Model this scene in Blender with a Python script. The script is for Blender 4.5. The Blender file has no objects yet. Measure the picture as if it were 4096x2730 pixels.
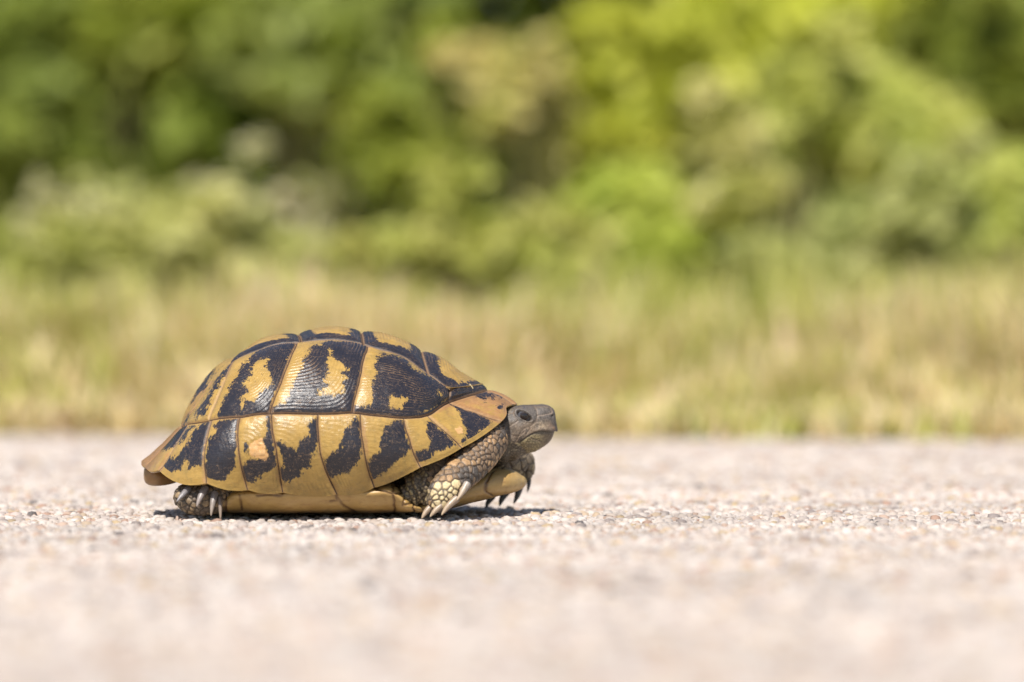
import bpy, bmesh, math, random
import numpy as np
from mathutils import Vector, Matrix, kdtree

sc = bpy.context.scene
MM = 0.001
# ------------------------------------------------------------------ camera
F_PX = 200.0 / 36.0 * 4096.0            # focal length in photo pixels
PITCH = math.radians(1.297)
CAM = np.array([0.0, -2.569, 0.1358])
cam_d = bpy.data.cameras.new('camera')
cam = bpy.data.objects.new('camera', cam_d)
sc.collection.objects.link(cam)
cam.location = CAM
cam.rotation_euler = (math.pi / 2 - PITCH, 0, 0)
cam_d.lens = 200.0
cam_d.sensor_width = 36.0
cam_d.clip_start = 0.05
cam_d.clip_end = 200.0
cam_d.dof.use_dof = True
cam_d.dof.focus_distance = 2.569 - 0.028
cam_d.dof.aperture_fstop = 5.0
sc.camera = cam
# ------------------------------------------------------------------ world, sun, exposure
TO_SUN = Vector((-0.22, -0.76, 1.10)).normalized()
elev = math.asin(TO_SUN.z)
azim = math.atan2(TO_SUN.x, TO_SUN.y)
world = bpy.data.worlds.new('World')
sc.world = world
world.use_nodes = True
wn = world.node_tree
sky = wn.nodes.new('ShaderNodeTexSky')
sky.sky_type = 'NISHITA'
sky.sun_disc = False
sky.sun_elevation = elev
sky.sun_rotation = azim
wn.links.new(sky.outputs[0], wn.nodes['Background'].inputs[0])
wn.nodes['Background'].inputs[1].default_value = 0.095
sun_d = bpy.data.lights.new('sun', 'SUN')
sun_d.energy = 4.7
sun_d.angle = math.radians(0.5)
sun_d.color = (1.0, 0.955, 0.89)
sun = bpy.data.objects.new('sun', sun_d)
sc.collection.objects.link(sun)
sun.location = (0, 0, 3)
sun.rotation_euler = (-TO_SUN).to_track_quat('-Z', 'Y').to_euler()
sc.view_settings.view_transform = 'Standard'
sc.view_settings.look = 'None'
sc.view_settings.exposure = 0.58
sc.view_settings.gamma = 1.0
sc.view_settings.use_curve_mapping = False
try:
    sc.cycles.use_denoising = True
    sc.cycles.max_bounces = 6
    sc.cycles.transparent_max_bounces = 4
except Exception:
    pass

RNG = np.random.default_rng(7)
random.seed(7)

# ------------------------------------------------------------------ helpers
CP, SP = math.cos(PITCH), math.sin(PITCH)
FWD, UPV = np.array([0, CP, -SP]), np.array([0, SP, CP])


def at(px, py, ymm):
    """photo pixel + depth (mm behind the tortoise's midline) -> world point in metres"""
    d = FWD * F_PX + np.array([1.0, 0, 0]) * (px - 2048.0) + UPV * (1365.0 - py)
    t = (ymm * MM - CAM[1]) / d[1]
    return CAM + d * t


def ground_at(px, dist):
    """ground point at a distance from the camera along its heading"""
    return np.array([(px - 2048.0) / F_PX * dist, CAM[1] + dist, 0.0])


def project(P):
    q = P - CAM
    dz = q @ FWD
    return np.stack([2048.0 + q[:, 0] / dz * F_PX, 1365.0 - (q @ UPV) / dz * F_PX], 1)


def k1(x, y): return 540 + x * .54217, 1280 + y * .54217
def k2(x, y): return 1340 + x * .54217, 1280 + y * .54217
def k3(x, y): return 1560 + x * .36347, 1560 + y * .36347
def k4(x, y): return 1950 + x * .16580, 1580 + y * .16580
def k5(x, y): return 540 + x * .22954, 1760 + y * .22954


def _hash(ix, iy, iz, seed):
    h = (ix.astype(np.uint32) * np.uint32(374761393) + iy.astype(np.uint32) * np.uint32(668265263)
         + iz.astype(np.uint32) * np.uint32(2147483647) + np.uint32(seed) * np.uint32(974634777))
    h = (h ^ (h >> np.uint32(13))) * np.uint32(1274126177)
    h = (h ^ (h >> np.uint32(15))) * np.uint32(2246822519)
    return ((h ^ (h >> np.uint32(16))) & np.uint32(0xffffff)).astype(np.float64) / 0xffffff


def noise(p, size, seed=0):
    """value noise in -1..1; p (N,3), size = feature size in the same units"""
    q = p / size + 1000.5
    i = np.floor(q).astype(np.int64)
    f = q - i
    f = f * f * (3 - 2 * f)
    out = 0
    for a in (0, 1):
        for b in (0, 1):
            for c in (0, 1):
                w = (f[:, 0] if a else 1 - f[:, 0]) * (f[:, 1] if b else 1 - f[:, 1]) * (f[:, 2] if c else 1 - f[:, 2])
                out = out + w * _hash(i[:, 0] + a, i[:, 1] + b, i[:, 2] + c, seed)
    return out * 2 - 1


def fbm(p, size, seed=0, octv=3):
    o, a = 0, 1.0
    for k in range(octv):
        o = o + a * noise(p, size / 2 ** k, seed + k * 17)
        a *= .5
    return o / 1.75


def sstep(a, b, x):
    t = np.clip((x - a) / (b - a), 0, 1)
    return t * t * (3 - 2 * t)


def seg_dist(pts, poly, closed=False):
    poly = np.asarray(poly, float)
    d = np.full(len(pts), 1e9)
    n = len(poly)
    for i in range(n if closed else n - 1):
        a, b = poly[i], poly[(i + 1) % n]
        ab = b - a
        t = np.clip(((pts - a) @ ab) / max(ab @ ab, 1e-12), 0, 1)
        d = np.minimum(d, np.linalg.norm(pts - a - t[:, None] * ab, axis=1))
    return d


def poly_sd(pts, poly):
    """signed distance, positive inside"""
    poly = np.asarray(poly, float)
    d = seg_dist(pts, poly, True)
    ins = np.zeros(len(pts), bool)
    n = len(poly)
    for i in range(n):
        a, b = poly[i], poly[(i + 1) % n]
        c = (a[1] > pts[:, 1]) != (b[1] > pts[:, 1])
        with np.errstate(divide='ignore', invalid='ignore'):
            xi = (b[0] - a[0]) * (pts[:, 1] - a[1]) / (b[1] - a[1]) + a[0]
        ins ^= c & (pts[:, 0] < xi)
    return np.where(ins, d, -d)


def mesh_from(name, verts, faces, mat=None, smooth=True, attrs=None):
    """verts (N,3); faces (M,k) array of equal-size polygons, or list"""
    me = bpy.data.meshes.new(name)
    verts = np.ascontiguousarray(verts, dtype=np.float32)
    if isinstance(faces, np.ndarray):
        M, k = faces.shape
        me.vertices.add(len(verts))
        me.vertices.foreach_set('co', verts.ravel())
        me.loops.add(M * k)
        me.loops.foreach_set('vertex_index', np.ascontiguousarray(faces, dtype=np.int32).ravel())
        me.polygons.add(M)
        me.polygons.foreach_set('loop_start', np.arange(0, M * k, k, dtype=np.int32))
        me.update(calc_edges=True)
    else:
        me.from_pydata(verts.tolist(), [], faces)
    if smooth:
        me.polygons.foreach_set('use_smooth', np.ones(len(me.polygons), bool))
    for nm, arr in (attrs or {}).items():
        arr = np.asarray(arr, dtype=np.float32)
        if arr.ndim == 1:
            at_ = me.attributes.new(nm, 'FLOAT', 'POINT')
            at_.data.foreach_set('value', arr)
        else:
            if arr.shape[1] == 3:
                arr = np.concatenate([arr, np.ones((len(arr), 1), np.float32)], 1)
            at_ = me.attributes.new(nm, 'FLOAT_COLOR', 'POINT')
            at_.data.foreach_set('color', np.ascontiguousarray(arr).ravel())
    if mat:
        me.materials.append(mat)
    me.update()
    return me


def link(name, me, parent=None):
    o = bpy.data.objects.new(name, me)
    sc.collection.objects.link(o)
    if parent:
        o.parent = parent
        # objects are built in world space: cancel the parent's offset
        o.matrix_parent_inverse = parent_matrix(parent).inverted()
    return o


def parent_matrix(o):
    m = Matrix.Translation(o.location)
    return m


def tag(o, label=None, cat=None, group=None, kind=None):
    if label: o['label'] = label
    if cat: o['category'] = cat
    if group: o['group'] = group
    if kind: o['kind'] = kind
    return o


def empty(name, loc):
    o = bpy.data.objects.new(name, None)
    o.location = loc
    o.empty_display_size = .02
    sc.collection.objects.link(o)
    return o


class NT:
    """tiny node-tree builder"""
    def __init__(s, name):
        s.m = bpy.data.materials.new(name)
        s.m.use_nodes = True
        s.t = s.m.node_tree
        s.b = s.t.nodes['Principled BSDF']
        s.out = s.t.nodes['Material Output']

    def n(s, typ, **kw):
        nd = s.t.nodes.new('ShaderNode' + typ)
        for k, v in kw.items():
            setattr(nd, k, v)
        return nd

    def put(s, sock, v):
        if isinstance(v, bpy.types.NodeSocket):
            s.t.links.new(v, sock)
        elif isinstance(v, (tuple, list)) and len(v) == 3 and sock.type == 'RGBA':
            sock.default_value = (*v, 1)
        else:
            sock.default_value = v

    def math(s, op, a, b=0.0, c=None, clamp=False):
        nd = s.n('Math', operation=op, use_clamp=clamp)
        s.put(nd.inputs[0], a); s.put(nd.inputs[1], b)
        if c is not None: s.put(nd.inputs[2], c)
        return nd.outputs[0]

    def mix(s, f, a, b, mode='MIX'):
        nd = s.n('Mix', data_type='RGBA', blend_type=mode)
        s.put(nd.inputs['Factor'], f) if False else s.put(nd.inputs[0], f)
        s.put(nd.inputs[6], a); s.put(nd.inputs[7], b)
        return nd.outputs[2]

    def ramp(s, v, lo, hi):
        nd = s.n('MapRange', interpolation_type='SMOOTHSTEP')
        s.put(nd.inputs[0], v); s.put(nd.inputs[1], lo); s.put(nd.inputs[2], hi)
        return nd.outputs[0]

    def attr(s, name):
        return s.n('Attribute', attribute_name=name)

    def pos(s, scale=(1, 1, 1)):
        g = s.n('NewGeometry')
        mp = s.n('Mapping')
        mp.inputs['Scale'].default_value = scale
        s.t.links.new(g.outputs['Position'], mp.inputs[0])
        return mp.outputs[0]

    def noise(s, vec, scale, detail=2.0, rough=.5, dist=0.0):
        nd = s.n('TexNoise')
        s.put(nd.inputs['Vector'], vec)
        nd.inputs['Scale'].default_value = scale
        nd.inputs['Detail'].default_value = detail
        nd.inputs['Roughness'].default_value = rough
        nd.inputs['Distortion'].default_value = dist
        return nd.outputs[0]

    def bump(s, h, strength, dist):
        nd = s.n('Bump')
        nd.inputs['Strength'].default_value = strength
        nd.inputs['Distance'].default_value = dist
        s.put(nd.inputs['Height'], h)
        s.t.links.new(nd.outputs[0], s.b.inputs['Normal'])
        return nd

    def set(s, **kw):
        for k, v in kw.items():
            s.put(s.b.inputs[k.replace('_', ' ')], v)
        return s.m


# ------------------------------------------------------------------ materials
def mat_road():
    n = NT('road_concrete')
    p = n.pos()
    vo = n.n('TexVoronoi'); vo.inputs['Scale'].default_value = 230
    n.put(vo.inputs['Vector'], p)
    base = n.mix(n.noise(p, 900, 3), (.27, .235, .21), (.40, .36, .33))
    sep = n.n('SeparateColor'); n.put(sep.inputs[0], vo.outputs['Color'])
    col = n.mix(n.math('MULTIPLY', sep.outputs[0], .8), base, (.56, .51, .47))
    n.bump(n.noise(p, 700, 4), .6, .0008)
    return n.set(Base_Color=col, Roughness=.9)


def mat_pebble():
    n = NT('pebble_stone')
    a = n.attr('Col')
    p = n.pos()
    ns = n.noise(p, 1400, 4, .65)
    col = n.mix(n.ramp(ns, .35, .7), a.outputs['Color'], n.mix(.3, a.outputs['Color'], (.36, .29, .24)))
    n.bump(n.noise(p, 1800, 4, .7), .35, .0004)
    return n.set(Base_Color=col, Roughness=.75)


def mat_soil():
    n = NT('verge_soil')
    p = n.pos()
    col = n.mix(n.noise(p, 18, 5), (.26, .20, .12), (.48, .38, .24))
    n.bump(n.noise(p, 90, 5), .8, .01)
    return n.set(Base_Color=col, Roughness=.95)


def mat_leaf(name, trans=.35):
    n = NT(name)
    a = n.attr('Col')
    n.set(Base_Color=a.outputs['Color'], Roughness=.5)
    n.b.inputs['Specular IOR Level'].default_value = .3
    tr = n.n('BsdfTranslucent')
    hs = n.mix(.35, a.outputs['Color'], (.35, .42, .03))
    n.put(tr.inputs[0], hs)
    mx = n.n('MixShader')
    mx.inputs[0].default_value = trans
    n.t.links.new(n.b.outputs[0], mx.inputs[1])
    n.t.links.new(tr.outputs[0], mx.inputs[2])
    n.t.links.new(mx.outputs[0], n.out.inputs[0])
    return n.m


def mat_bark():
    n = NT('stem_bark')
    p = n.pos()
    return n.set(Base_Color=n.mix(n.noise(p, 120, 3), (.16, .15, .05), (.28, .24, .10)), Roughness=.85)


def mat_scute():
    n = NT('horn_scute')
    p = n.pos()
    blk, warm, sd, dirx, rg = (n.attr(k).outputs['Fac'] for k in ('blk', 'warm', 'seam', 'spot', 'ring'))
    # yellow horn
    yel = n.mix(n.noise(p, 160, 4, .6), (.23, .135, .031), (.455, .285, .076))
    yel = n.mix(n.math('MULTIPLY', n.ramp(n.noise(p, 300, 4, .7), .46, .70), .6), yel, (.21, .145, .045))
    orange = n.mix(n.noise(p, 300, 3), (.26, .125, .042), (.43, .235, .095))
    yel = n.mix(n.ramp(n.math('ADD', warm, n.math('MULTIPLY', n.math('SUBTRACT', n.noise(p, 380, 3), .5), .9)), .3, .75), yel, orange)
    # brown dirt films, heaviest towards the front lip and the tail
    dirt = n.ramp(n.math('ADD', n.math('MULTIPLY', warm, .35), n.noise(n.pos((1, 1, 1)), 95, 5, .72, .6)), .56, .86)
    yel = n.mix(n.math('MULTIPLY', dirt, .6), yel, (.19, .105, .048))
    # streaks of the growth layers
    stre = n.noise(n.pos((1, 1, 4)), 330, 4, .65)
    yel = n.mix(n.math('MULTIPLY', n.ramp(stre, .56, .72), .45), yel, (.28, .155, .05))
    # black pigment with ragged borders (attribute = mm inside the dark patch)
    e1 = n.math('MULTIPLY', n.math('SUBTRACT', n.noise(p, 260, 2), .5), 4.2)
    e2 = n.math('MULTIPLY', n.math('SUBTRACT', n.noise(n.pos((1.0, 1.0, .45)), 800, 4, .78), .5), 7.5)
    f = n.ramp(n.math('ADD', n.math('ADD', blk, e1), e2), -.12, .16)
    black = n.mix(n.noise(p, 200, 3), (.009, .009, .014), (.024, .021, .025))
    # scratches and dried dirt on the dark horn
    s1 = n.ramp(n.noise(n.pos((.25, 1, 1.3)), 1500, 3, .75, 1.2), .57, .68)
    s2 = n.ramp(n.noise(n.pos((1.2, 1, .25)), 1300, 3, .75, 1.0), .60, .70)
    wear = n.math('MULTIPLY', n.math('MAXIMUM', s1, s2), n.ramp(n.noise(p, 130, 2), .30, .56))
    black = n.mix(n.math('MULTIPLY', wear, .7), black, (.31, .195, .105))
    rgn = n.math('ADD', rg, n.math('MULTIPLY', n.math('SUBTRACT', n.noise(p, 700, 3, .7), .5), 1.6))
    black = n.mix(n.math('MULTIPLY', n.ramp(rgn, -.25, -.95), .75), black, (.17, .105, .06))
    yel = n.mix(n.math('MULTIPLY', n.ramp(rgn, -.3, -1.1), .45), yel, (.22, .125, .04))
    col = n.mix(f, yel, black)
    # pale worn spots
    col = n.mix(n.math('MULTIPLY', n.ramp(n.math('ADD', dirx, n.math('MULTIPLY', n.math('SUBTRACT', n.noise(p, 500, 3, .7), .5), 1.2)), .45, .6), .85), col,
                n.mix(n.noise(p, 700, 3), (.50, .22, .04), (.60, .40, .22)))
    # seam: brown young horn then a dark line
    col = n.mix(n.math('MULTIPLY', n.ramp(sd, 1.05, .35), .55), col, n.mix(n.noise(p, 800, 3), (.22, .115, .05), (.40, .24, .12)))
    col = n.mix(n.ramp(sd, .42, .08), col, (.055, .03, .018))
    h = n.math('ADD', n.math('MULTIPLY', n.noise(p, 900, 4, .7), 1.0), n.math('MULTIPLY', n.noise(n.pos((.5, 1, 3)), 520, 3, .6), 1.2))
    n.bump(h, .38, .0004)
    rough = n.math('ADD', .17, n.math('MULTIPLY', n.noise(p, 420, 4, .7), .30))
    rough = n.math('ADD', rough, n.math('MULTIPLY', n.ramp(sd, 1.6, .3), .4))
    return n.set(Base_Color=col, Roughness=rough, Specular_IOR_Level=.5)


def mat_plastron():
    n = NT('plastron_horn')
    p = n.pos()
    sd, drk = n.attr('seam').outputs['Fac'], n.attr('dark').outputs['Fac']
    yel = n.mix(n.noise(p, 130, 4, .6), (.29, .165, .048), (.50, .335, .12))
    yel = n.mix(n.math('MULTIPLY', n.ramp(n.noise(n.pos((1, 1, 2.5)), 260, 4, .65), .5, .7), .55), yel, (.26, .14, .045))
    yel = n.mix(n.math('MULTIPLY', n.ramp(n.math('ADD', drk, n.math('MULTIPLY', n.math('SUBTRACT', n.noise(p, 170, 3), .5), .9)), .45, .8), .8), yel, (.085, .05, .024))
    col = n.mix(n.math('MULTIPLY', n.ramp(sd, 1.1, .1), .8), yel, (.11, .052, .022))
    n.bump(n.noise(p, 700, 4, .65), .3, .0004)
    return n.set(Base_Color=col, Roughness=.38)


def mat_skin():
    n = NT('scaly_skin')
    a = n.attr('Col')
    p = n.pos()
    v = n.noise(p, 1500, 4, .7)
    col = n.mix(n.ramp(v, .35, .68), n.mix(.42, a.outputs['Color'], (.035, .024, .018)), n.mix(.12, a.outputs['Color'], (.6, .5, .36)))
    wr = n.noise(n.pos((1, 1, 1)), 1100, 4, .75, 1.5)
    n.bump(wr, .5, .0004)
    return n.set(Base_Color=col, Roughness=.5)


def mat_claw():
    n = NT('claw_horn')
    a = n.attr('Col')
    p = n.pos((1, 1, .3))
    col = n.mix(n.ramp(n.noise(p, 1400, 3), .4, .7), a.outputs['Color'], n.mix(.4, a.outputs['Color'], (.11, .08, .06)))
    n.bump(n.noise(p, 1500, 3), .3, .0003)
    return n.set(Base_Color=col, Roughness=.36)


def mat_eye():
    n = NT('eye_gloss')
    n.set(Base_Color=n.attr('Col').outputs['Color'], Roughness=.06)
    n.b.inputs['Coat Weight'].default_value = .1
    n.b.inputs['Coat Roughness'].default_value = .03
    return n.m


M_ROAD, M_PEB, M_SOIL, M_BARK = mat_road(), mat_pebble(), mat_soil(), mat_bark()
M_LEAF, M_GRASS = mat_leaf('leaf_green', .42), mat_leaf('grass_blade', .42)
M_SCUTE, M_PLAS, M_SKIN, M_CLAW, M_EYE = mat_scute(), mat_plastron(), mat_skin(), mat_claw(), mat_eye()

# ------------------------------------------------------------------ ground: road, verge
EDGE_Y = 0.865                     # far edge of the road at x = 0
EDGE_S = -0.16                     # the edge runs a little askew


def edge_y(x): return EDGE_Y + EDGE_S * x


def grid_sheet(x0, x1, y0f, y1f, nx, ny, zf):
    xs = np.linspace(x0, x1, nx)
    V = np.zeros((ny, nx, 3))
    for i, x in enumerate(xs):
        V[:, i, 0] = x
        V[:, i, 1] = np.linspace(y0f(x), y1f(x), ny)
    V = V.reshape(-1, 3)
    V[:, 2] = zf(V)
    j, i = np.meshgrid(np.arange(ny - 1), np.arange(nx - 1), indexing='ij')
    a = (j * nx + i).ravel()
    return V, np.stack([a, a + 1, a + nx + 1, a + nx], 1)


V, Fc = grid_sheet(-14, 14, lambda x: -6.0, edge_y, 60, 60, lambda v: np.full(len(v), -0.0016))
road = tag(link('road', mesh_from('road', V, Fc, M_ROAD)), kind='structure')


def verge_z(v):
    d = v[:, 1] - (EDGE_Y + EDGE_S * v[:, 0])
    z = -0.006 + 0.02 * sstep(0, .25, d) * noise(v * np.array([1, 1, 0]), .22, 3) + .035 * sstep(.3, 2.0, d)
    return np.where(d < .004, -0.02, z)


V, Fc = grid_sheet(-60, 60, lambda x: edge_y(np.clip(x, -14, 14)) - .02, lambda x: 90.0, 160, 200, lambda v: np.full(len(v), -0.012))
far = tag(link('ground', mesh_from('ground', V, Fc, M_SOIL)), kind='structure')
V, Fc = grid_sheet(-3, 3, lambda x: edge_y(x) + .002, lambda x: 5.0, 160, 140, verge_z)
verge = tag(link('verge_ground', mesh_from('verge_ground', V, Fc, M_SOIL)), kind='structure')


# pebbles set in the concrete (far too many to count: one object)
def pebbles():
    pal = np.array([(.74, .68, .62), (.80, .75, .70), (.70, .62, .55), (.64, .58, .54), (.56, .50, .47), (.66, .53, .38),
                    (.60, .45, .36), (.48, .31, .23), (.36, .32, .31), (.10, .095, .10), (.60, .47, .27), (.82, .79, .75)])
    pr = np.array([.19, .20, .15, .11, .07, .07, .05, .025, .03, .012, .018, .085]); pr /= pr.sum()
    cs, rs = [], []
    def band(y0, y1, sp, r0, r1):
        half = .120 * (y1 - CAM[1]) + .06
        xs = np.arange(-half, half, sp); ys = np.arange(y0, y1, sp)
        X, Y = np.meshgrid(xs, ys)
        X = X + (np.arange(len(ys)) % 2)[:, None] * sp * .5
        P = np.stack([X.ravel(), Y.ravel()], 1) + RNG.uniform(-.42, .42, (X.size, 2)) * sp
        P = P[P[:, 1] < EDGE_Y + EDGE_S * P[:, 0] - .004]
        r = RNG.uniform(0, 1, len(P)) ** 1.7 * (r1 - r0) + r0
        cs.append(P); rs.append(r)
    band(-1.20, -.42, .0074, .0026, .0064)
    band(-.42, .42, .0042, .0012, .0038)
    band(.42, .98, .0074, .0026, .0064)
    P, r = np.concatenate(cs), np.concatenate(rs)
    n, K = len(P), 6
    ang = RNG.uniform(0, 6.283, n)
    asp = RNG.uniform(.65, 1.0, n)
    h = r * RNG.uniform(.28, .62, n)
    tx, ty = RNG.normal(0, .14, n), RNG.normal(0, .14, n)
    base = -0.0016 - r * .25 + RNG.normal(0, .00018, n)
    top = np.minimum(base + h + r * .25, RNG.uniform(.0000, .0012, n))
    th = np.arange(K) / K * 2 * np.pi
    V = np.zeros((n, 2 * K + 1, 3))
    for ring, (rad, zf) in enumerate(((1.0, 0.0), (.72, .78))):
        jit = RNG.uniform(.8, 1.15, (n, K))
        lx = np.cos(th)[None] * jit * rad * r[:, None]
        ly = np.sin(th)[None] * jit * rad * (r * asp)[:, None]
        s = slice(ring * K, ring * K + K)
        V[:, s, 0] = P[:, :1] + lx * np.cos(ang)[:, None] - ly * np.sin(ang)[:, None]
        V[:, s, 1] = P[:, 1:] + lx * np.sin(ang)[:, None] + ly * np.cos(ang)[:, None]
        V[:, s, 2] = base[:, None] + (top - base)[:, None] * zf + (lx * tx[:, None] + ly * ty[:, None]) * (1 if ring else 0)
    V[:, 2 * K, :2] = P
    V[:, 2 * K, 2] = top
    a = np.arange(K); b = (a + 1) % K
    tri = np.concatenate([np.stack([a, b, K + b], 1), np.stack([a, K + b, K + a], 1), np.stack([K + a, K + b, np.full(K, 2 * K)], 1)])
    Fc = (tri[None] + (np.arange(n) * (2 * K + 1))[:, None, None]).reshape(-1, 3)
    c = pal[RNG.choice(len(pal), n, p=pr)] * RNG.uniform(.86, 1.08, (n, 1)) * np.array([.575, .537, .510])
    p3 = np.stack([P[:, 0], P[:, 1], np.zeros(n)], 1)
    c = c * (1 + .22 * noise(p3, .035, 21) + .20 * noise(p3, .013, 22) + .09 * noise(p3, .12, 23))[:, None]
    C = np.repeat(c, 2 * K + 1, 0)
    o = link('pebbles', mesh_from('pebbles', V.reshape(-1, 3), Fc, M_PEB, True, {'Col': C}))
    tag(o, 'pale pink and white pebbles set in the sunlit road surface', 'pebbles', kind='stuff')


pebbles()


# ------------------------------------------------------------------ verge grass (one mass)
def grass():
    n = 92000
    P = np.stack([RNG.uniform(-1.15, 1.15, n), RNG.uniform(0, 1, n) ** 1.25 * 1.15], 1)
    # tufts: pull blades towards tuft centres
    nt = 1350
    T = np.stack([RNG.uniform(-1.18, 1.18, nt), RNG.uniform(0, 1, nt) ** 1.2 * 1.15], 1)
    k = RNG.integers(0, nt, n)
    pull = RNG.uniform(0, 1, n) < .72
    P[pull] = T[k[pull]] + RNG.normal(0, .017, (pull.sum(), 2))
    dd = np.abs(P[:, 1]) + .003
    x = P[:, 0]; y = edge_y(x) + dd
    p3 = np.stack([x, y, np.zeros(n)], 1)
    z = verge_z(np.stack([x, np.maximum(y, EDGE_Y + EDGE_S * x + .006), np.zeros(n)], 1)) - .004
    tall = .028 + .062 * sstep(.0, .45, dd) + (.035 * noise(p3, .12, 5) + .045 * noise(p3, .34, 6)) * sstep(0, .3, dd)
    H = np.maximum(tall * RNG.uniform(.5, 1.35, n), .012)
    az = RNG.uniform(0, 6.283, n)
    lean = RNG.uniform(.1, .9, n)
    w = RNG.uniform(.0011, .0030, n)
    dx, dy = np.cos(az), np.sin(az)
    V = np.zeros((n, 5, 3))
    root = np.stack([x, y, z], 1)
    side = np.stack([-dy, dx, np.zeros(n)], 1) * w[:, None]
    mid = root + np.stack([dx * lean * H * .25, dy * lean * H * .25, H * .6], 1)
    tip = root + np.stack([dx * lean * H * .85, dy * lean * H * .85, H * (1.0 - .3 * lean)], 1)
    V[:, 0], V[:, 1] = root - side, root + side
    V[:, 2], V[:, 3] = mid - side * .8, mid + side * .8
    V[:, 4] = tip
    tri = np.array([(0, 1, 3), (0, 3, 2), (2, 3, 4)])
    Fc = (tri[None] + (np.arange(n) * 5)[:, None, None]).reshape(-1, 3)
    straw = np.array([(.82, .66, .36), (.86, .73, .46), (.74, .57, .28), (.84, .62, .40)])
    green = np.array([(.50, .52, .11), (.64, .61, .15), (.72, .66, .24), (.44, .46, .12)])
    g = .40 + .62 * noise(p3, .20, 11) + .30 * noise(p3, .05, 12) + .46 * sstep(.22, .75, dd) - .42 * sstep(.22, .0, dd)
    isg = RNG.uniform(0, 1, n) < np.clip(g, .1, .93)
    c = np.where(isg[:, None], green[RNG.integers(0, 4, n)], straw[RNG.integers(0, 4, n)]) * RNG.uniform(.8, 1.15, (n, 1))
    o = link('verge_grass', mesh_from('verge_grass', V.reshape(-1, 3), Fc, M_GRASS, True, {'Col': np.repeat(c, 5, 0)}))
    tag(o, 'dry straw and green grass growing along the road edge', 'grass', kind='stuff')


grass()


# ------------------------------------------------------------------ shrubs behind the verge
def leaf_mesh(centres, size, cols, rng, up=.35):
    n = len(centres)
    d = rng.normal(0, 1, (n, 3)); d[:, 2] *= .6; d /= np.linalg.norm(d, axis=1)[:, None]
    nn = rng.normal(0, 1, (n, 3)) + np.array([-.15, -.35, .9]) * (1 + up)
    s = np.cross(d, nn); s /= np.linalg.norm(s, axis=1)[:, None] + 1e-9
    nrm = np.cross(s, d)
    L = (size * rng.uniform(.6, 1.3, n))[:, None]
    V = np.zeros((n, 6, 3))
    V[:, 0] = centres - d * L * .5
    V[:, 1] = centres - d * L * .08 + s * L * .27 + nrm * L * .06
    V[:, 2] = centres + d * L * .28 + s * L * .18 + nrm * L * .03
    V[:, 3] = centres + d * L * .55 - nrm * L * .10
    V[:, 4] = centres + d * L * .28 - s * L * .18 + nrm * L * .03
    V[:, 5] = centres - d * L * .08 - s * L * .27 + nrm * L * .06
    tri = np.array([(0, 1, 2), (0, 2, 3), (0, 3, 4), (0, 4, 5)])
    Fc = (tri[None] + (np.arange(n) * 6)[:, None, None]).reshape(-1, 3)
    return V.reshape(-1, 3), Fc, np.repeat(cols, 6, 0)


def tube_mesh(paths, rad0, rad1, K=6):
    V, Fc = [], []
    for pts in paths:
        pts = [Vector(p) for p in pts]
        b = len(V)
        for i, p in enumerate(pts):
            t = (pts[min(i + 1, len(pts) - 1)] - pts[max(i - 1, 0)]).normalized()
            a = t.orthogonal().normalized(); c = t.cross(a)
            r = rad0 + (rad1 - rad0) * i / (len(pts) - 1)
            for k in range(K):
                th = 2 * math.pi * k / K
                V.append(p + a * math.cos(th) * r + c * math.sin(th) * r)
        for i in range(len(pts) - 1):
            for k in range(K):
                Fc.append((b + i * K + k, b + i * K + (k + 1) % K, b + (i + 1) * K + (k + 1) % K, b + (i + 1) * K + k))
    return np.array([tuple(v) for v in V]), np.array(Fc)


def shrub(label, dist, clumps, leaf, col_a, col_b, per=900, seed=0, name='shrub', cat='shrub', group='shrubs behind the grass verge', spread=1.0):
    """clumps: (px, py, radius_px) of the leaf masses, standing at a distance from the camera"""
    rng = np.random.default_rng(seed)
    sc_m = dist / F_PX
    if name == 'herb':
        clumps = list(clumps) + [(a + 30, b + 150, c * .9) for a, b, c in clumps] + [(a - 60, b + 290, c * .8) for a, b, c in clumps]
    base = ground_at(np.mean([c[0] for c in clumps]), dist)
    base[2] = verge_z(base[None])[0] if base[1] > EDGE_Y else 0
    root = empty(name, base)
    tag(root, label, cat, group)
    C, cols, paths = [], [], []
    for (px, py, rp) in clumps:
        dj = dist + rng.uniform(-.05, .05)
        c = at(px, py, (dj + CAM[1]) / MM)
        r = rp * sc_m * spread
        n = int(.62 * per * (rp / 200.0) ** 1.6) + 50
        # sub-twigs so that the clump has light and dark knots
        m = max(5, n // 45)
        tw = rng.normal(0, .55, (m, 3)) * r * np.array([1, .8, .9])
        k = rng.integers(0, m, n)
        pts = c + tw[k] + rng.normal(0, .17, (n, 3)) * r
        pts[:, 2] = np.maximum(pts[:, 2], .01)
        C.append(pts)
        f = np.clip(rng.normal(.5, .3, m)[k] + rng.normal(0, .15, n), 0, 1)[:, None]
        cols.append(np.array(col_a) * (1 - f) + np.array(col_b) * f)
        for j in range(3):
            e = c + tw[j % m]
            s = base + np.append(rng.normal(0, .015, 2), -.004)
            mid = (s + e) / 2 + np.append(rng.normal(0, .02, 2), .02)
            paths.append([s, s * .6 + mid * .4, mid, mid * .5 + e * .5, e])
    V, Fc = tube_mesh(paths, .0018, .0007)
    link('stem', mesh_from('stem', V, Fc, M_BARK), root)
    V, Fc, Cc = leaf_mesh(np.concatenate(C), leaf * 1.22, np.concatenate(cols), rng)
    link('foliage', mesh_from('foliage', V, Fc, M_LEAF, False, {'Col': Cc}), root)
    return root


S = 1.7408
def q(*l): return [(a * S, b * S, r * S) for a, b, r in l]


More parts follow.
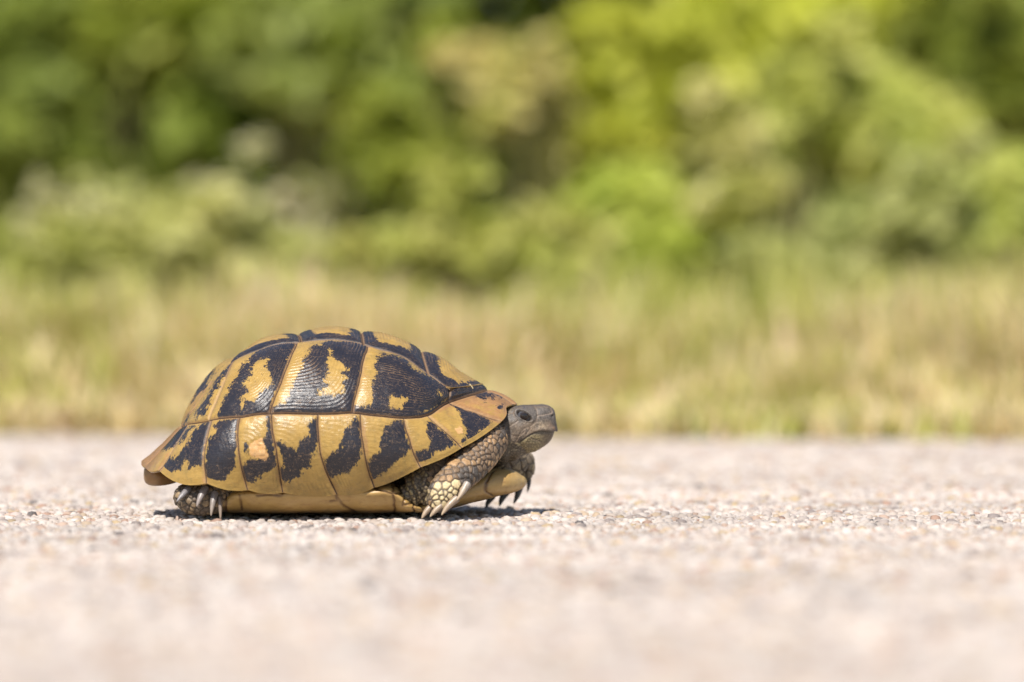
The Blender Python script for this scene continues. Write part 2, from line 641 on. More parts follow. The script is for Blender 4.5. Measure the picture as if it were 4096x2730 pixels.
DG, MG, LG, YG, TN, PG = (.035, .055, .008), (.28, .33, .04), (.55, .58, .12), (.70, .69, .12), (.82, .70, .31), (.50, .55, .19)
HG = 'herbs in the verge'
shrub('mid green broad-leaved shrub with pale leaf tops beside a dark hollow', 5.0, q((330, 90, 130), (390, 160, 100), (300, 20, 110), (430, 60, 90)), .036, MG, LG, 1500, 21)
shrub('blue-green leafy shrub rising between two dark hollows', 4.9, q((720, 150, 100), (640, 80, 90), (770, 80, 80), (770, 220, 60), (560, 60, 80)), .034, MG, PG, 1500, 22)
shrub('low green shrub at the dull end of the thicket', 5.0, q((60, 250, 120), (110, 330, 100), (60, 120, 110), (160, 40, 90)), .032, (.20, .25, .045), (.40, .46, .10), 1300, 23)
shrub('small bright green bush at the foot of the dark hollow', 4.6, q((870, 320, 60), (950, 390, 80), (1040, 410, 80), (900, 250, 50), (1000, 120, 60)), .026, MG, LG, 1400, 24)
shrub('dark leafy undershrub in the hollow below the broad-leaved shrub', 5.0, q((470, 330, 120), (620, 380, 110), (330, 370, 110), (200, 420, 100)), .030, (.13, .18, .025), (.32, .38, .07), 1000, 36)
shrub('yellow-green bush with tan dry heads at its side', 4.6, q((1420, 230, 120), (1500, 330, 120), (1370, 340, 100), (1560, 170, 110), (1400, 110, 90)), .026, (.50, .52, .06), YG, 1700, 25)
shrub('tan dry seed-head bush against the green thicket', 4.5, q((1150, 190, 80), (1210, 280, 90), (1110, 250, 60), (1250, 200, 60)), .018, (.60, .57, .16), TN, 1500, 26)
shrub('vivid yellow-green bush with the brightest leaves', 4.7, q((1760, 60, 110), (1880, 30, 100), (1700, 150, 90), (1830, 130, 80), (1620, 40, 90)), .028, (.54, .58, .06), (.78, .78, .13), 1700, 27)
shrub('pale yellowish sprawling bush above the small dark hollow', 4.5, q((1960, 270, 110), (2080, 330, 110), (2180, 350, 90), (1860, 240, 90)), .024, (.50, .53, .11), (.72, .70, .22), 1700, 28)
shrub('green grassy shrub thick to the ground with cool leaves', 4.4, q((2250, 480, 120), (2310, 400, 100), (2200, 580, 100)), .022, (.42, .47, .09), (.62, .63, .17), 1600, 29)
shrub('slim pale herb leaning among the yellow-green bushes', 4.3, q((1680, 330, 70), (1710, 440, 80), (1660, 250, 60)), .018, (.50, .50, .12), (.70, .64, .27), 2000, 30, name='herb', cat='herb', group=HG)
shrub('low green herb patch between tan heads and bright bush', 4.3, q((1560, 480, 100), (1480, 560, 100), (1640, 560, 100), (1400, 480, 90)), .020, (.44, .51, .07), (.62, .66, .14), 1500, 31, name='herb', cat='herb', group=HG)
shrub('yellowish green herb patch rooted in the dry grass', 4.15, q((1060, 540, 100), (960, 600, 90), (1160, 600, 100), (850, 600, 90), (1280, 560, 90)), .018, (.42, .45, .09), (.64, .60, .20), 1700, 32, name='herb', cat='herb', group=HG)
shrub('pale herb patch in front of the dull green shrub', 4.15, q((250, 600, 110), (420, 570, 110), (100, 620, 110), (580, 600, 100), (700, 640, 90)), .018, (.44, .46, .11), (.70, .66, .28), 1700, 33, name='herb', cat='herb', group=HG)
shrub('pale-flowered weed with tiny whitish petals below the dark hollow', 4.2, q((260, 450, 90), (560, 450, 90), (700, 450, 60), (420, 480, 80), (100, 480, 80)), .010, (.46, .48, .13), (.72, .64, .44), 420, 34, name='herb', cat='herb', group=HG)
shrub('olive green shrub in half shade at the thicket end', 5.0, q((2300, 120, 130), (2180, 60, 100), (2330, 260, 90)), .030, (.20, .24, .04), (.44, .48, .10), 1300, 35)
shrub('grey-green herb patch beside the small dark hollow', 4.25, q((2060, 560, 110), (1900, 640, 100), (1780, 600, 80), (2120, 460, 90)), .018, (.38, .42, .12), (.62, .60, .26), 1600, 37, name='herb', cat='herb', group=HG)


def thicket():
    rng = np.random.default_rng(77)
    n = 54000
    x = rng.uniform(-1.7, 1.7, n); y = 2.75 + rng.uniform(0, 1.0, n); z = rng.uniform(0, 1, n) * 1.0
    p = np.stack([x, y, z], 1)
    nz = noise(p, .22, 8) + .5 * noise(p, .09, 9)
    p = p[(nz > -.35) | (y > 3.3)]
    f = np.clip(.5 + .7 * noise(p, .18, 14) + rng.normal(0, .15, len(p)), 0, 1)[:, None]
    c = np.array(DG) * (1 - f) + np.array((.24, .30, .045)) * f
    V, Fc, Cc = leaf_mesh(p, .055, c, rng)
    o = link('thicket', mesh_from('thicket', V, Fc, M_LEAF, False, {'Col': Cc}))
    tag(o, 'dark green leafy thicket closing off the background', 'thicket', kind='stuff')


thicket()

# ================================================================== THE TORTOISE
tort = empty('tortoise', at(1300, 2066, 0) * np.array([1, 1, 0]))
tag(tort, 'yellow and black patterned tortoise walking on the pale road', 'tortoise')

# ---- carapace control net: columns run from front midline (0) to rear midline (11)
R0 = [k2(1345, 622) + (0,), k2(1228, 748) + (-22,), k2(935, 945) + (-43,), k2(630, 1090) + (-52,), k2(290, 1240) + (-50,), k1(1490, 1290) + (-51,),
      k1(1090, 1275) + (-53,), k1(830, 1255) + (-56.5,), k1(525, 1205) + (-57,), k1(178, 1112) + (-38,), k1(72, 1078) + (-16,), k1(50, 1035) + (0,)]
R1 = [k2(1250, 560) + (0,), k2(1060, 690) + (-24.5,), k2(830, 830) + (-44.5,), k2(560, 920) + (-54,), k2(225, 1000) + (-59,), k1(1375, 1000) + (-61,),
      k1(1040, 980) + (-62.5,), k1(765, 985) + (-62,), k1(505, 985) + (-56,), k1(290, 935) + (-38,), k1(200, 955) + (-17,), k1(165, 952) + (0,)]
R2 = [k2(1130, 512) + (0,), k2(845, 608) + (-27,), k2(690, 700) + (-43,), k2(510, 722) + (-52,), k2(190, 690) + (-57,), k1(1350, 700) + (-59.5,),
      k1(1005, 690) + (-60,), k1(770, 720) + (-57,), k1(560, 738) + (-49,), k1(400, 765) + (-34,), k1(350, 787) + (-16,), k1(335, 780) + (0,)]
R5 = [k2(1060, 480) + (0,), k2(850, 500) + (-22,), k2(690, 400) + (-23,), k2(500, 272) + (-22,), k2(290, 205) + (-22,), k1(1480, 150) + (-22,),
      k1(1200, 168) + (-22,), k1(1000, 195) + (-22,), k1(740, 297) + (-21,), k1(620, 420) + (-18,), k1(530, 520) + (-10,), k1(480, 525) + (0,)]
R6 = [k2(900, 397) + (0,), k2(800, 312) + (0,), k2(640, 232) + (0,), k2(450, 150) + (0,), k2(277, 104) + (0,), k1(1457, 72) + (0,),
      k1(1180, 112) + (0,), k1(960, 152) + (0,), k1(793, 250) + (0,), k1(664, 322) + (0,), k1(590, 384) + (0,), k1(535, 448) + (0,)]
G0, G1, G2, G5, G6 = (np.array([at(*c) for c in R]) for R in (R0, R1, R2, R5, R6))


def between(tau):
    a = math.radians(90 * tau)
    fy = .62 * (1 - math.cos(a)) + .38 * tau
    fz = .62 * math.sin(a) + .38 * tau
    o = G2.copy()
    o[:, 0] += (G5 - G2)[:, 0] * fz
    o[:, 1] += (G5 - G2)[:, 1] * fy
    o[:, 2] += (G5 - G2)[:, 2] * fz
    return o


NET = np.stack([G0, G1, G2, between(.34), between(.68), G5, G6])      # rows x cols x 3
NET[:, 0, 1] = 0; NET[:, 11, 1] = 0
mir = np.array([1, -1, 1.0])
ext = np.concatenate([(2 * NET[:1] - NET[1:2]), NET, NET[5:6] * mir, NET[4:5] * mir], 0)     # rows -1..8
ext = np.concatenate([ext[:, 1:2] * mir, ext, ext[:, 10:11] * mir], 1)                         # cols -1..12


def cr(t):
    return np.stack([-.5 * t + t * t - .5 * t ** 3, 1 - 2.5 * t * t + 1.5 * t ** 3, .5 * t + 2 * t * t - 1.5 * t ** 3, -.5 * t * t + .5 * t ** 3], -1)


def shell_eval(u, v):
    u = np.clip(u, 0, 11); v = np.clip(v, 0, 6.99)
    iu = np.minimum(np.floor(u).astype(int), 10); iv = np.minimum(np.floor(v).astype(int), 6)
    wu, wv = cr(u - iu), cr(v - iv)
    P = np.zeros(u.shape + (3,))
    for a in range(4):
        for b in range(4):
            P += (wv[..., a] * wu[..., b])[..., None] * ext[iv + a, iu + b]
    return P


US = 48
us = np.arange(0, 11 * US + 1) / US
vs = np.concatenate([np.arange(0, 76) / 38, 2 + np.arange(0, 108) / 36, 5 + np.arange(0, 49) / 48])
NU, NV = len(us), len(vs)
UU, VV = np.meshgrid(us, vs, indexing='ij')
uv3 = np.stack([UU.ravel() * 1.0, VV.ravel() * 1.0, np.zeros(UU.size)], 1)
fade = np.sin(np.clip(UU / 11, 0, 1) * math.pi) ** .4 * sstep(0, .4, VV) * sstep(6, 5.5, VV)
UW = UU + .05 * fbm(uv3, .9, 3).reshape(UU.shape) * fade
VW = VV + .07 * fbm(uv3, .8, 4).reshape(UU.shape) * fade
P0 = shell_eval(UW, VW)
# scalloped rear rim
for m, amt in ((4, .9), (5, .9), (6, 1.0), (7, 1.4), (8, 3.4), (9, 1.6), (10, 1.5), (2, .5), (1, .6), (3, .4)):
    s_ = np.clip(UU - m, 0, 1)
    w = np.sin(s_ * math.pi) * ((UU >= m) & (UU <= m + 1)) * sstep(1.1, 0, VV)
    P0[..., 2] -= w * amt * MM * .9
    P0[..., 1] -= w * amt * MM * .35

wn_ = np.exp(-((UU - .42) / .26) ** 2) * sstep(1.5, 0, VV) * sstep(0, .12, UU)
P0[..., 0] -= 3.4 * MM * wn_
P0[..., 2] += .8 * MM * wn_

SC1, SC2, SC3, SC4 = 201 / 48, 290 / 48, 389 / 48, 461 / 48
SV1, SV2, SV3, SV4 = 2.0, 207 / 48, 284 / 48, 399 / 48


def scute_id(u, v):
    if v < 2: return 'nuchal' if u < 6 / 48 else 'M%d' % (min(int(u), 10) + 1)
    if v < 5:
        if u < 1: return 'V1'
        if u < SC1: return 'C1'
        if u < SC2: return 'C2'
        if u < SC3: return 'C3'
        if u < SC4: return 'C4'
        return 'V5'
    if u < SV1: return 'V1'
    if u < SV2: return 'V2'
    if u < SV3: return 'V3'
    if u < SV4: return 'V4'
    return 'V5'


uc, vc = (us[:-1] + us[1:]) / 2, (vs[:-1] + vs[1:]) / 2
CELL = np.array([[scute_id(u, v) for v in vc] for u in uc])
seam = np.zeros((NU, NV), bool)
du = CELL[1:] != CELL[:-1]
seam[1:-1, :-1] |= du; seam[1:-1, 1:] |= du
dv = CELL[:, 1:] != CELL[:, :-1]
seam[:-1, 1:-1] |= dv; seam[1:, 1:-1] |= dv
# the split between the two halves of the tail scute
seam[-1, vs <= 2] = True
sp = P0[seam]
kd = kdtree.KDTree(len(sp))
for i, c in enumerate(sp): kd.insert(c, i)
kd.balance()
SD = np.array([kd.find(c)[2] for c in P0.reshape(-1, 3)]).reshape(NU, NV) / MM

# normals
Pu = np.gradient(P0, axis=0); Pv = np.gradient(P0, axis=1)
NRM = np.cross(Pv, Pu)
NRM /= np.linalg.norm(NRM, axis=2)[..., None] + 1e-12
if NRM[NU // 2, NV // 2, 1] > 0: NRM = -NRM
# vertex scute name by the cell it is nearest to
VID = CELL[np.minimum(np.arange(NU), NU - 2)][:, np.minimum(np.arange(NV), NV - 2)]

K1 = lambda *l: [k1(*p) for p in l]
K2 = lambda *l: [k2(*p) for p in l]
BLACK = {
    'C4': [K1((440, 745), (520, 700), (565, 600), (625, 480), (690, 385), (745, 300), (700, 315), (640, 400), (560, 540), (500, 640), (460, 690)),
           K1((385, 770), (420, 690), (470, 600), (455, 600), (400, 680), (370, 740)), K1((570, 450), (600, 410), (650, 385), (620, 430), (585, 470))],
    'C3': [K1((605, 705), (640, 650), (665, 590), (700, 540), (720, 480), (760, 420), (800, 350), (850, 300), (900, 235), (950, 190), (1060, 150), (1195, 160),
              (1150, 270), (1100, 400), (1060, 500), (1020, 600), (988, 680), (900, 695), (800, 705), (700, 715))],
    'C2': [K1((1005, 690), (1020, 640), (1110, 625), (1130, 580), (1160, 500), (1200, 420), (1230, 350), (1270, 270), (1310, 210), (1370, 190), (1430, 155),
              (1500, 160), (1640, 160), (1735, 190), (1690, 330), (1650, 480), (1610, 640), (1560, 680), (1450, 695), (1200, 695))],
    'C1': [K2((145, 655), (262, 640), (270, 560), (285, 450), (300, 370), (305, 290), (350, 255), (450, 270), (530, 300), (550, 330), (600, 390), (690, 410),
              (750, 445), (830, 490), (858, 535), (800, 595), (720, 655), (640, 695), (500, 715), (300, 695), (170, 670)),
           K2((480, 262), (600, 320), (700, 400), (850, 500), (800, 470), (690, 420), (600, 345))],
    'M1': [K2((1000, 540), (1050, 535), (1100, 530), (1220, 570), (1180, 590), (1120, 590), (1110, 612), (1060, 580)), K2((1190, 640), (1250, 630), (1240, 668), (1200, 668)),
           K2((880, 530), (960, 510), (1100, 515), (1000, 530))],
    'M2': [K2((840, 615), (900, 630), (1000, 670), (1090, 710), (1180, 740), (1120, 800), (1060, 830), (1040, 880), (930, 942), (900, 910), (955, 880), (960, 800), (920, 720), (900, 670))],
    'M3': [K2((690, 750), (720, 750), (780, 820), (850, 880), (905, 930), (800, 960), (740, 970), (720, 1020), (660, 1085), (620, 1085), (585, 1010), (600, 970), (680, 960), (700, 900), (670, 840))],
    'M4': [K2((380, 790), (440, 740), (510, 750), (520, 830), (560, 960), (500, 1000), (440, 1060), (360, 1130), (270, 1172), (228, 1110), (250, 1040), (330, 960), (330, 870))],
    'M5': [K1((1430, 1000), (1510, 940), (1530, 860), (1585, 740), (1640, 700), (1665, 800), (1672, 1000), (1620, 1085), (1480, 1160), (1400, 1170), (1378, 1090), (1400, 1040))],
    'M6': [K1((1025, 905), (1100, 912), (1190, 960), (1220, 900), (1280, 860), (1270, 800), (1320, 705), (1350, 730), (1355, 900), (1310, 1000), (1300, 1080),
              (1240, 1100), (1210, 1160), (1120, 1190), (1065, 1160), (1060, 1100), (1105, 1080), (1090, 1000), (1040, 945))],
    'M7': [K1((970, 710), (1010, 700), (1030, 900), (1040, 1000), (1052, 1080), (950, 1110), (890, 1190), (820, 1212), (785, 1170), (775, 1090), (830, 1060),
              (850, 1030), (980, 1000), (950, 950), (965, 880), (975, 800)), K1((805, 970), (820, 920), (842, 930), (830, 1000))],
    'M8': [K1((590, 775), (620, 738), (700, 735), (770, 722), (755, 800), (750, 900), (748, 1080), (700, 1120), (680, 1170), (590, 1192), (520, 1172), (505, 1090), (530, 980), (550, 880), (600, 830))],
    'M9': [K1((470, 790), (560, 740), (540, 850), (510, 950), (492, 1080), (400, 1097), (390, 1035), (340, 1100), (250, 1162), (178, 1105), (220, 1040), (330, 1000), (380, 930), (420, 870)),
           K1((320, 900), (360, 840), (420, 775), (440, 790), (380, 870), (340, 930))],
    'M10': [K1((330, 795), (400, 770), (370, 850), (300, 930), (240, 965), (180, 972), (260, 900))],
}
YELLOW = {
    'C3': [K1((905, 300), (1000, 290), (965, 350), (1000, 400), (1010, 480), (960, 520), (900, 590), (860, 620), (830, 610), (790, 660), (780, 600), (830, 530), (800, 480), (850, 420), (870, 370))],
    'C2': [K1((1440, 240), (1480, 310), (1530, 330), (1575, 380), (1530, 400), (1565, 450), (1540, 480), (1560, 550), (1480, 560), (1340, 560), (1350, 530), (1420, 500), (1390, 450), (1420, 400), (1410, 330))],
    'C1': [K2((385, 580), (440, 568), (520, 590), (490, 660), (390, 650)), K2((745, 530), (790, 545), (805, 570), (770, 570))],
    'C4': [],
}
SPOT = {'M7': K1((830, 905), (890, 860), (960, 850), (985, 950), (1005, 1030), (960, 1060), (900, 1040), (825, 1030)), 'M2': K2((840, 810), (930, 760), (965, 830), (950, 870), (890, 860)),
        'C4': K1((440, 640), (480, 590), (500, 600), (450, 660)), 'M9': K1((330, 960), (400, 900), (430, 790), (480, 760), (430, 880), (370, 960))}
PX = project(P0.reshape(-1, 3))
BLK = np.full(NU * NV, -6.0); SPT = np.full(NU * NV, -1.0); WRM = np.zeros(NU * NV)
idf = VID.ravel(); sdf = SD.ravel(); uf, vf = UU.ravel(), VV.ravel()
pmm = P0.reshape(-1, 3) / MM
PXMM = .1107
for s in np.unique(idf):
    k = np.where(idf == s)[0]
    pts = PX[k]
    if s in BLACK:
        b = np.max([poly_sd(pts, q_) for q_ in BLACK[s]], axis=0)
        for yq in YELLOW.get(s, []):
            b = np.minimum(b, np.maximum(-poly_sd(pts, yq) + 2, -11.5 if s == 'C3' else -15))
        b = b * PXMM
        if s in ('C1', 'C2', 'C3'):
            lo = 3.4 - (vf[k] - 2) / 3 * 44
            lo = np.where((s == 'C3') & (uf[k] > 7.75), -6, lo)
            b = np.maximum(b, lo)
        BLK[k] = np.clip(b, -6, 6)
    elif s[0] == 'V':
        lon = np.abs(pmm[k][:, 1])
        BLK[k] = np.clip(5.2 - sdf[k] + 2.4 * noise(pmm[k], 9, 5) + np.where(lon > 12, 1.2, 0), -6, 4)
        if s == 'V5': BLK[k] = np.clip(2.5 * noise(pmm[k] * np.array([1, 1, .5]), 8, 9) - .8, -5, 3)
        if s == 'V1': BLK[k] += 1.0
    if s in SPOT:
        SPT[k] = np.clip(poly_sd(pts, SPOT[s]) * PXMM / 2.5, -1, 1)
# marginals: brown-orange tints at the front lip and towards the tail, clear yellow below the bridge
isM = (vf < 2)
WRM += isM * np.clip(sstep(2.4, .3, uf) * .72 + sstep(8.4, 10.2, uf) * .8, 0, 1)
WRM += (~isM) * sstep(8.6, 10.5, uf) * .55
WRM += np.clip(.5 - np.abs(sdf - 1.2) * .35, 0, .5) * .7
WRM += .18 * noise(pmm, 14, 31)
BLK = np.where(isM & (vf < .22), np.minimum(BLK, -1.5), BLK)

# relief: groove at seams, domed plates, growth ridges
isC = np.char.startswith(idf, 'C'); isV = np.char.startswith(idf, 'V')
bul = np.where(isV, 1.5, np.where(isC, 1.0, .75))
disp = bul * (1 - np.exp(-sdf / 4.0)) - .62 * np.exp(-(sdf / .55) ** 2) - .25 * np.exp(-(sdf / 1.6) ** 2)
ufront = np.select([idf == 'C1', idf == 'C2', idf == 'C3', idf == 'C4'], [1.0, SC1, SC2, SC3], 0.0)
dl = np.where(isC, (vf - 2) / 3 * 44, np.where(isM, (2 - vf) * 15, sdf))
df = np.where(isC, (uf - ufront) * 19, np.where(isM, (uf - np.floor(uf)) * 18, sdf))
ring = -np.log(np.exp(-dl / 4.0) + np.exp(-df / 4.0)) * 4.0
ph = ring / 1.45 * 6.283 + 2.6 * fbm(pmm, 10, 41)
win = (.35 + .65 * sstep(-.2, .5, noise(pmm, 12, 43))) * sstep(.4, 1.4, sdf)
amp = np.where(isC, .20, np.where(isM, np.where((uf > 3) & (uf < 6.2), .13, .05), .07))
RGV = win * (np.sin(ph) + .35 * np.sin(2.3 * ph + 1))
disp = disp + amp * RGV
disp = disp + .30 * fbm(pmm, 9, 45) + .09 * fbm(pmm, 2.2, 46) * sstep(.3, 1.2, sdf)
# dents on the damaged flank plate
dsp = sstep(-.3, .5, SPT + .4 * noise(pmm, 2.5, 51)) * (idf == 'M7')
disp = disp - .5 * dsp * np.abs(noise(pmm, 1.6, 50))
rimk = sstep(0, .25, vf)
disp = disp * (.25 + .75 * rimk)
PD = P0 + (disp * MM).reshape(NU, NV)[..., None] * NRM
PD[:, -1, 1] = 0                                # midline of the back
PD[0, :, 1] = 0; PD[-1, :, 1] = 0


def shell_half(far):
    """vertex positions and attributes of one half (far = mirrored)"""
    P = PD.copy()
    if far:
        P[..., 1] *= -1
    return P


# carapace: the bony shell under the scutes, with the thick turned-under rim
def bone_half(far):
    st_u, st_v = 6, 6
    iu = np.unique(np.append(np.arange(0, NU, st_u), NU - 1)); iv = np.unique(np.append(np.arange(0, NV, st_v), NV - 1))
    Q = (P0 - NRM * .0014)[np.ix_(iu, iv)]
    edge = PD[iu, 0][:, None, :]
    ctr = np.array([at(1300, 2000, 0)[0], 0, 0])
    inw = ctr - P0[iu, 0]; inw[:, 2] = 0; inw /= np.linalg.norm(inw, axis=1)[:, None]
    inn = PD[iu, 0] + inw * .0026 + np.array([0, 0, -.0003])
    deep = inn + inw * .011 + np.array([0, 0, .0012])
    Q = np.concatenate([deep[:, None], inn[:, None], edge, Q], 1)
    Q[0, :, 1] = 0; Q[-1, :, 1] = 0; Q[:, -1, 1] = 0
    if far: Q[..., 1] *= -1
    a, b = Q.shape[:2]
    j, i = np.meshgrid(np.arange(a - 1), np.arange(b - 1), indexing='ij')
    k = (j * b + i).ravel()
    Fq = np.stack([k, k + 1, k + b + 1, k + b], 1)
    return Q.reshape(-1, 3), (Fq[:, ::-1] if far else Fq)


Va, Fa = bone_half(False); Vb, Fb = bone_half(True)
Vq = np.concatenate([Va, Vb]); Fq = np.concatenate([Fa, Fb + len(Va)])
carapace = link('carapace', mesh_from('carapace', Vq, Fq, M_SCUTE, True, {
    'blk': np.full(len(Vq), -4.0), 'warm': np.full(len(Vq), .35), 'seam': np.full(len(Vq), 6.0), 'spot': np.full(len(Vq), -1.0), 'ring': np.zeros(len(Vq))}), tort)
PN, PF = shell_half(False), shell_half(True)
BLf = BLK.reshape(NU, NV); WRf = WRM.reshape(NU, NV); SDf = SD; SPf = SPT.reshape(NU, NV); RGf = (RGV * np.where(isM, .35, np.where((idf == 'C1') | (idf == 'C2'), 1.0, .6))).reshape(NU, NV)


def emit(name, halves):
    Vs, Fs, A = [], [], {'blk': [], 'warm': [], 'seam': [], 'spot': [], 'ring': []}
    off = 0
    cells = np.argwhere(CELL == name)
    for far in halves:
        P = PF if far else PN
        i, j = cells[:, 0], cells[:, 1]
        quad = np.stack([i * NV + j, (i + 1) * NV + j, (i + 1) * NV + j + 1, i * NV + j + 1], 1)
        if far: quad = quad[:, ::-1]
        uq, inv = np.unique(quad, return_inverse=True)
        Vs.append(P.reshape(-1, 3)[uq]); Fs.append(inv.reshape(quad.shape) + off)
        for k, arr in (('blk', BLf), ('warm', WRf), ('seam', SDf), ('spot', SPf), ('ring', RGf)):
            A[k].append(arr.ravel()[uq])
        off += len(uq)
    me = mesh_from('scute', np.concatenate(Vs), np.concatenate(Fs), M_SCUTE, True, {k: np.concatenate(v) for k, v in A.items()})
    if len(halves) == 2:
        bm = bmesh.new(); bm.from_mesh(me)
        bmesh.ops.remove_doubles(bm, verts=bm.verts, dist=2e-6)
        bm.to_mesh(me); bm.free()
    return link('scute', me, carapace)


for nm in ('V1', 'V2', 'V3', 'V4', 'V5', 'nuchal'):
    emit(nm, (False, True))
for k in range(4):
    emit('C%d' % (k + 1), (False,)); emit('C%d' % (k + 1), (True,))
for k in range(11):
    emit('M%d' % (k + 1), (False,)); emit('M%d' % (k + 1), (True,))

# ---- plastron
ST = [(735, 8, 2040, 2012), (755, 20, 2050, 2004), (785, 30, 2056, 1996), (820, 36, 2061, 1990), (870, 44, 2063, 1975), (915, 50, 2064, 1958), (960, 53, 2064, 1950), (1100, 53.6, 2064, 1948),
      (1300, 52.6, 2064, 1946), (1480, 51.2, 2064, 1940), (1580, 50.0, 2063, 1940), (1625, 47, 2062, 1972), (1665, 43, 2060, 2000), (1720, 38, 2054, 1995),
      (1780, 36, 2043, 1965), (1850, 33, 2026, 1930), (1930, 28, 2006, 1893), (2000, 22.5, 1988, 1880), (2050, 16.5, 1974, 1887), (2085, 9.5, 1957, 1904), (2104, 3, 1938, 1922), (2107, .6, 1932, 1928)]
ST = np.array(ST, float)
nx = 420
pxs = np.interp(np.linspace(0, 1, nx) , np.linspace(0, 1, len(ST)), ST[:, 0])
def smooth_interp(x, xp, fp):
    # cubic through the stations (finite-difference tangents)
    m = np.gradient(fp, xp)
    i = np.clip(np.searchsorted(xp, x) - 1, 0, len(xp) - 2)
    h = xp[i + 1] - xp[i]; t = (x - xp[i]) / h
    return ((2 * t ** 3 - 3 * t ** 2 + 1) * fp[i] + (t ** 3 - 2 * t ** 2 + t) * h * m[i] + (-2 * t ** 3 + 3 * t ** 2) * fp[i + 1] + (t ** 3 - t ** 2) * h * m[i + 1])
W_ = np.maximum(smooth_interp(pxs, ST[:, 0], ST[:, 1]), .3)
ZB = smooth_interp(pxs, ST[:, 0], ST[:, 2]); ZT = smooth_interp(pxs, ST[:, 0], ST[:, 3])
nl = 150
th = np.linspace(0, 2 * np.pi, nl, endpoint=False)
PL = np.zeros((nx, nl, 3))
for i in range(nx):
    yb = -W_[i] * .75
    pb, pt = at(pxs[i], ZB[i], yb), at(pxs[i], ZT[i], yb)
    zb = max(pb[2], .0012); zt = pt[2]
    zc, hz = (zb + zt) / 2, (zt - zb) / 2
    brg = float(sstep(880, 960, pxs[i]) * sstep(1650, 1570, pxs[i]))
    e = .72 - .30 * brg
    cy, sz = np.cos(th), np.sin(th)
    PL[i, :, 0] = pb[0]
    PL[i, :, 1] = np.sign(cy) * np.abs(cy) ** e * W_[i] * MM
    zf = np.sign(sz) * np.abs(sz) ** (e * 1.15)
    PL[i, :, 2] = zc + zf * hz
    lean = 1 - brg * .26 * np.clip((.9 - zf) / 1.9, 0, 1) ** 1.5
    PL[i, :, 1] *= lean
plx = [790, 905, 1575, 1655, 2012]
near_y = PL[..., 1] < 0
pid = np.searchsorted(np.array(plx), pxs)
jw = PL.reshape(-1, 3) / MM
wob = 9 * noise(jw * np.array([0, 1, 1]), 9, 60) + 4 * noise(jw, 3, 61)
pxv = np.repeat(pxs, nl) + wob
# seam of the throat plates slants backwards away from the tip
pxv2 = pxv + np.clip(np.abs(jw[:, 1]) - 4, 0, 30) * 3.2 * (np.repeat(pxs, nl) > 1900)
psd = np.min([np.abs(pxv2 - s) * PXMM for s in plx], axis=0)
psd = np.minimum(psd, np.abs(jw[:, 1]) + .0)
pn = PL.reshape(-1, 3).copy(); pn[:, 1] = -np.abs(pn[:, 1])
pjp = project(pn)
for l in ([(610, 1100), (560, 1190), (525, 1275), (500, 1370)], [(290, 1240), (420, 1285), (525, 1275)], [(500, 1370), (570, 1352), (640, 1378), (655, 1400)], [(0, 1290), (60, 1370), (150, 1420)]):
    psd = np.minimum(psd, seg_dist(pjp, [k2(*p_) for p_ in l]) * PXMM + np.where(np.abs(jw[:, 1]) < 25, 9, 0))
for l in ([(1490, 1290), (1480, 1335), (1440, 1345)], [(1090, 1275), (1075, 1300), (980, 1290), (900, 1300)], [(770, 1290), (790, 1400)]):
    psd = np.minimum(psd, seg_dist(pjp, [k1(*p_) for p_ in l]) * PXMM + np.where(np.abs(jw[:, 1]) < 25, 9, 0))
psd = psd + .25 * np.abs(noise(jw, 1.5, 66))
# darker towards the ground, the rear and tip, and along the carapace bridge seam
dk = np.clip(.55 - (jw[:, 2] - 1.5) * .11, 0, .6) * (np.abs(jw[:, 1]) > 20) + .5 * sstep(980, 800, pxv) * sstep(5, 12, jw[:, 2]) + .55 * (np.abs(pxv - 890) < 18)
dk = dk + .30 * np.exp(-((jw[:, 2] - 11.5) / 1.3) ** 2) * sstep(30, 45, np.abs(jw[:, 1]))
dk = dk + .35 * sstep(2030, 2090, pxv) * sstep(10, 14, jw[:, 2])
gpu, gpv = np.gradient(PL, axis=0), np.roll(PL, -1, 1) - np.roll(PL, 1, 1)
nrm = np.cross(gpu, gpv); nrm /= np.linalg.norm(nrm, axis=2)[..., None] + 1e-12
cen = PL.mean(1, keepdims=True)
flip = np.sign(((PL - cen) * nrm).sum(2).mean())
nrm *= flip
pdz = -.55 * np.exp(-(psd / .5) ** 2) + .35 * (1 - np.exp(-psd / 4)) + .25 * fbm(jw, 8, 63) + .06 * fbm(jw, 2, 64)
PLD = PL + (pdz * MM).reshape(nx, nl)[..., None] * nrm
PLD[..., 2] = np.maximum(PLD[..., 2], .0009)
core = cen + (PL - cen) * .93
a_, b_ = np.meshgrid(np.arange(nx - 1), np.arange(nl), indexing='ij')
qd = np.stack([a_ * nl + b_, a_ * nl + (b_ + 1) % nl, (a_ + 1) * nl + (b_ + 1) % nl, (a_ + 1) * nl + b_], -1).reshape(-1, 4)
a2, b2 = np.meshgrid(np.arange(83), np.arange(30), indexing='ij')
qc = np.stack([a2 * 30 + b2, a2 * 30 + (b2 + 1) % 30, (a2 + 1) * 30 + (b2 + 1) % 30, (a2 + 1) * 30 + b2], -1).reshape(-1, 4)
plastron = link('plastron', mesh_from('plastron', core[::5, ::5].reshape(-1, 3), qc, M_PLAS, True, {'seam': np.zeros(84 * 30), 'dark': np.ones(84 * 30)}), tort)
cellx = np.searchsorted(np.array(plx), pxv2.reshape(nx, nl)[:-1, :]).ravel()
celly = (PL[:-1, :, 1] < -1e-9).ravel() if False else ((np.cos((b_ + .5) / nl * 2 * np.pi)) < 0).ravel()
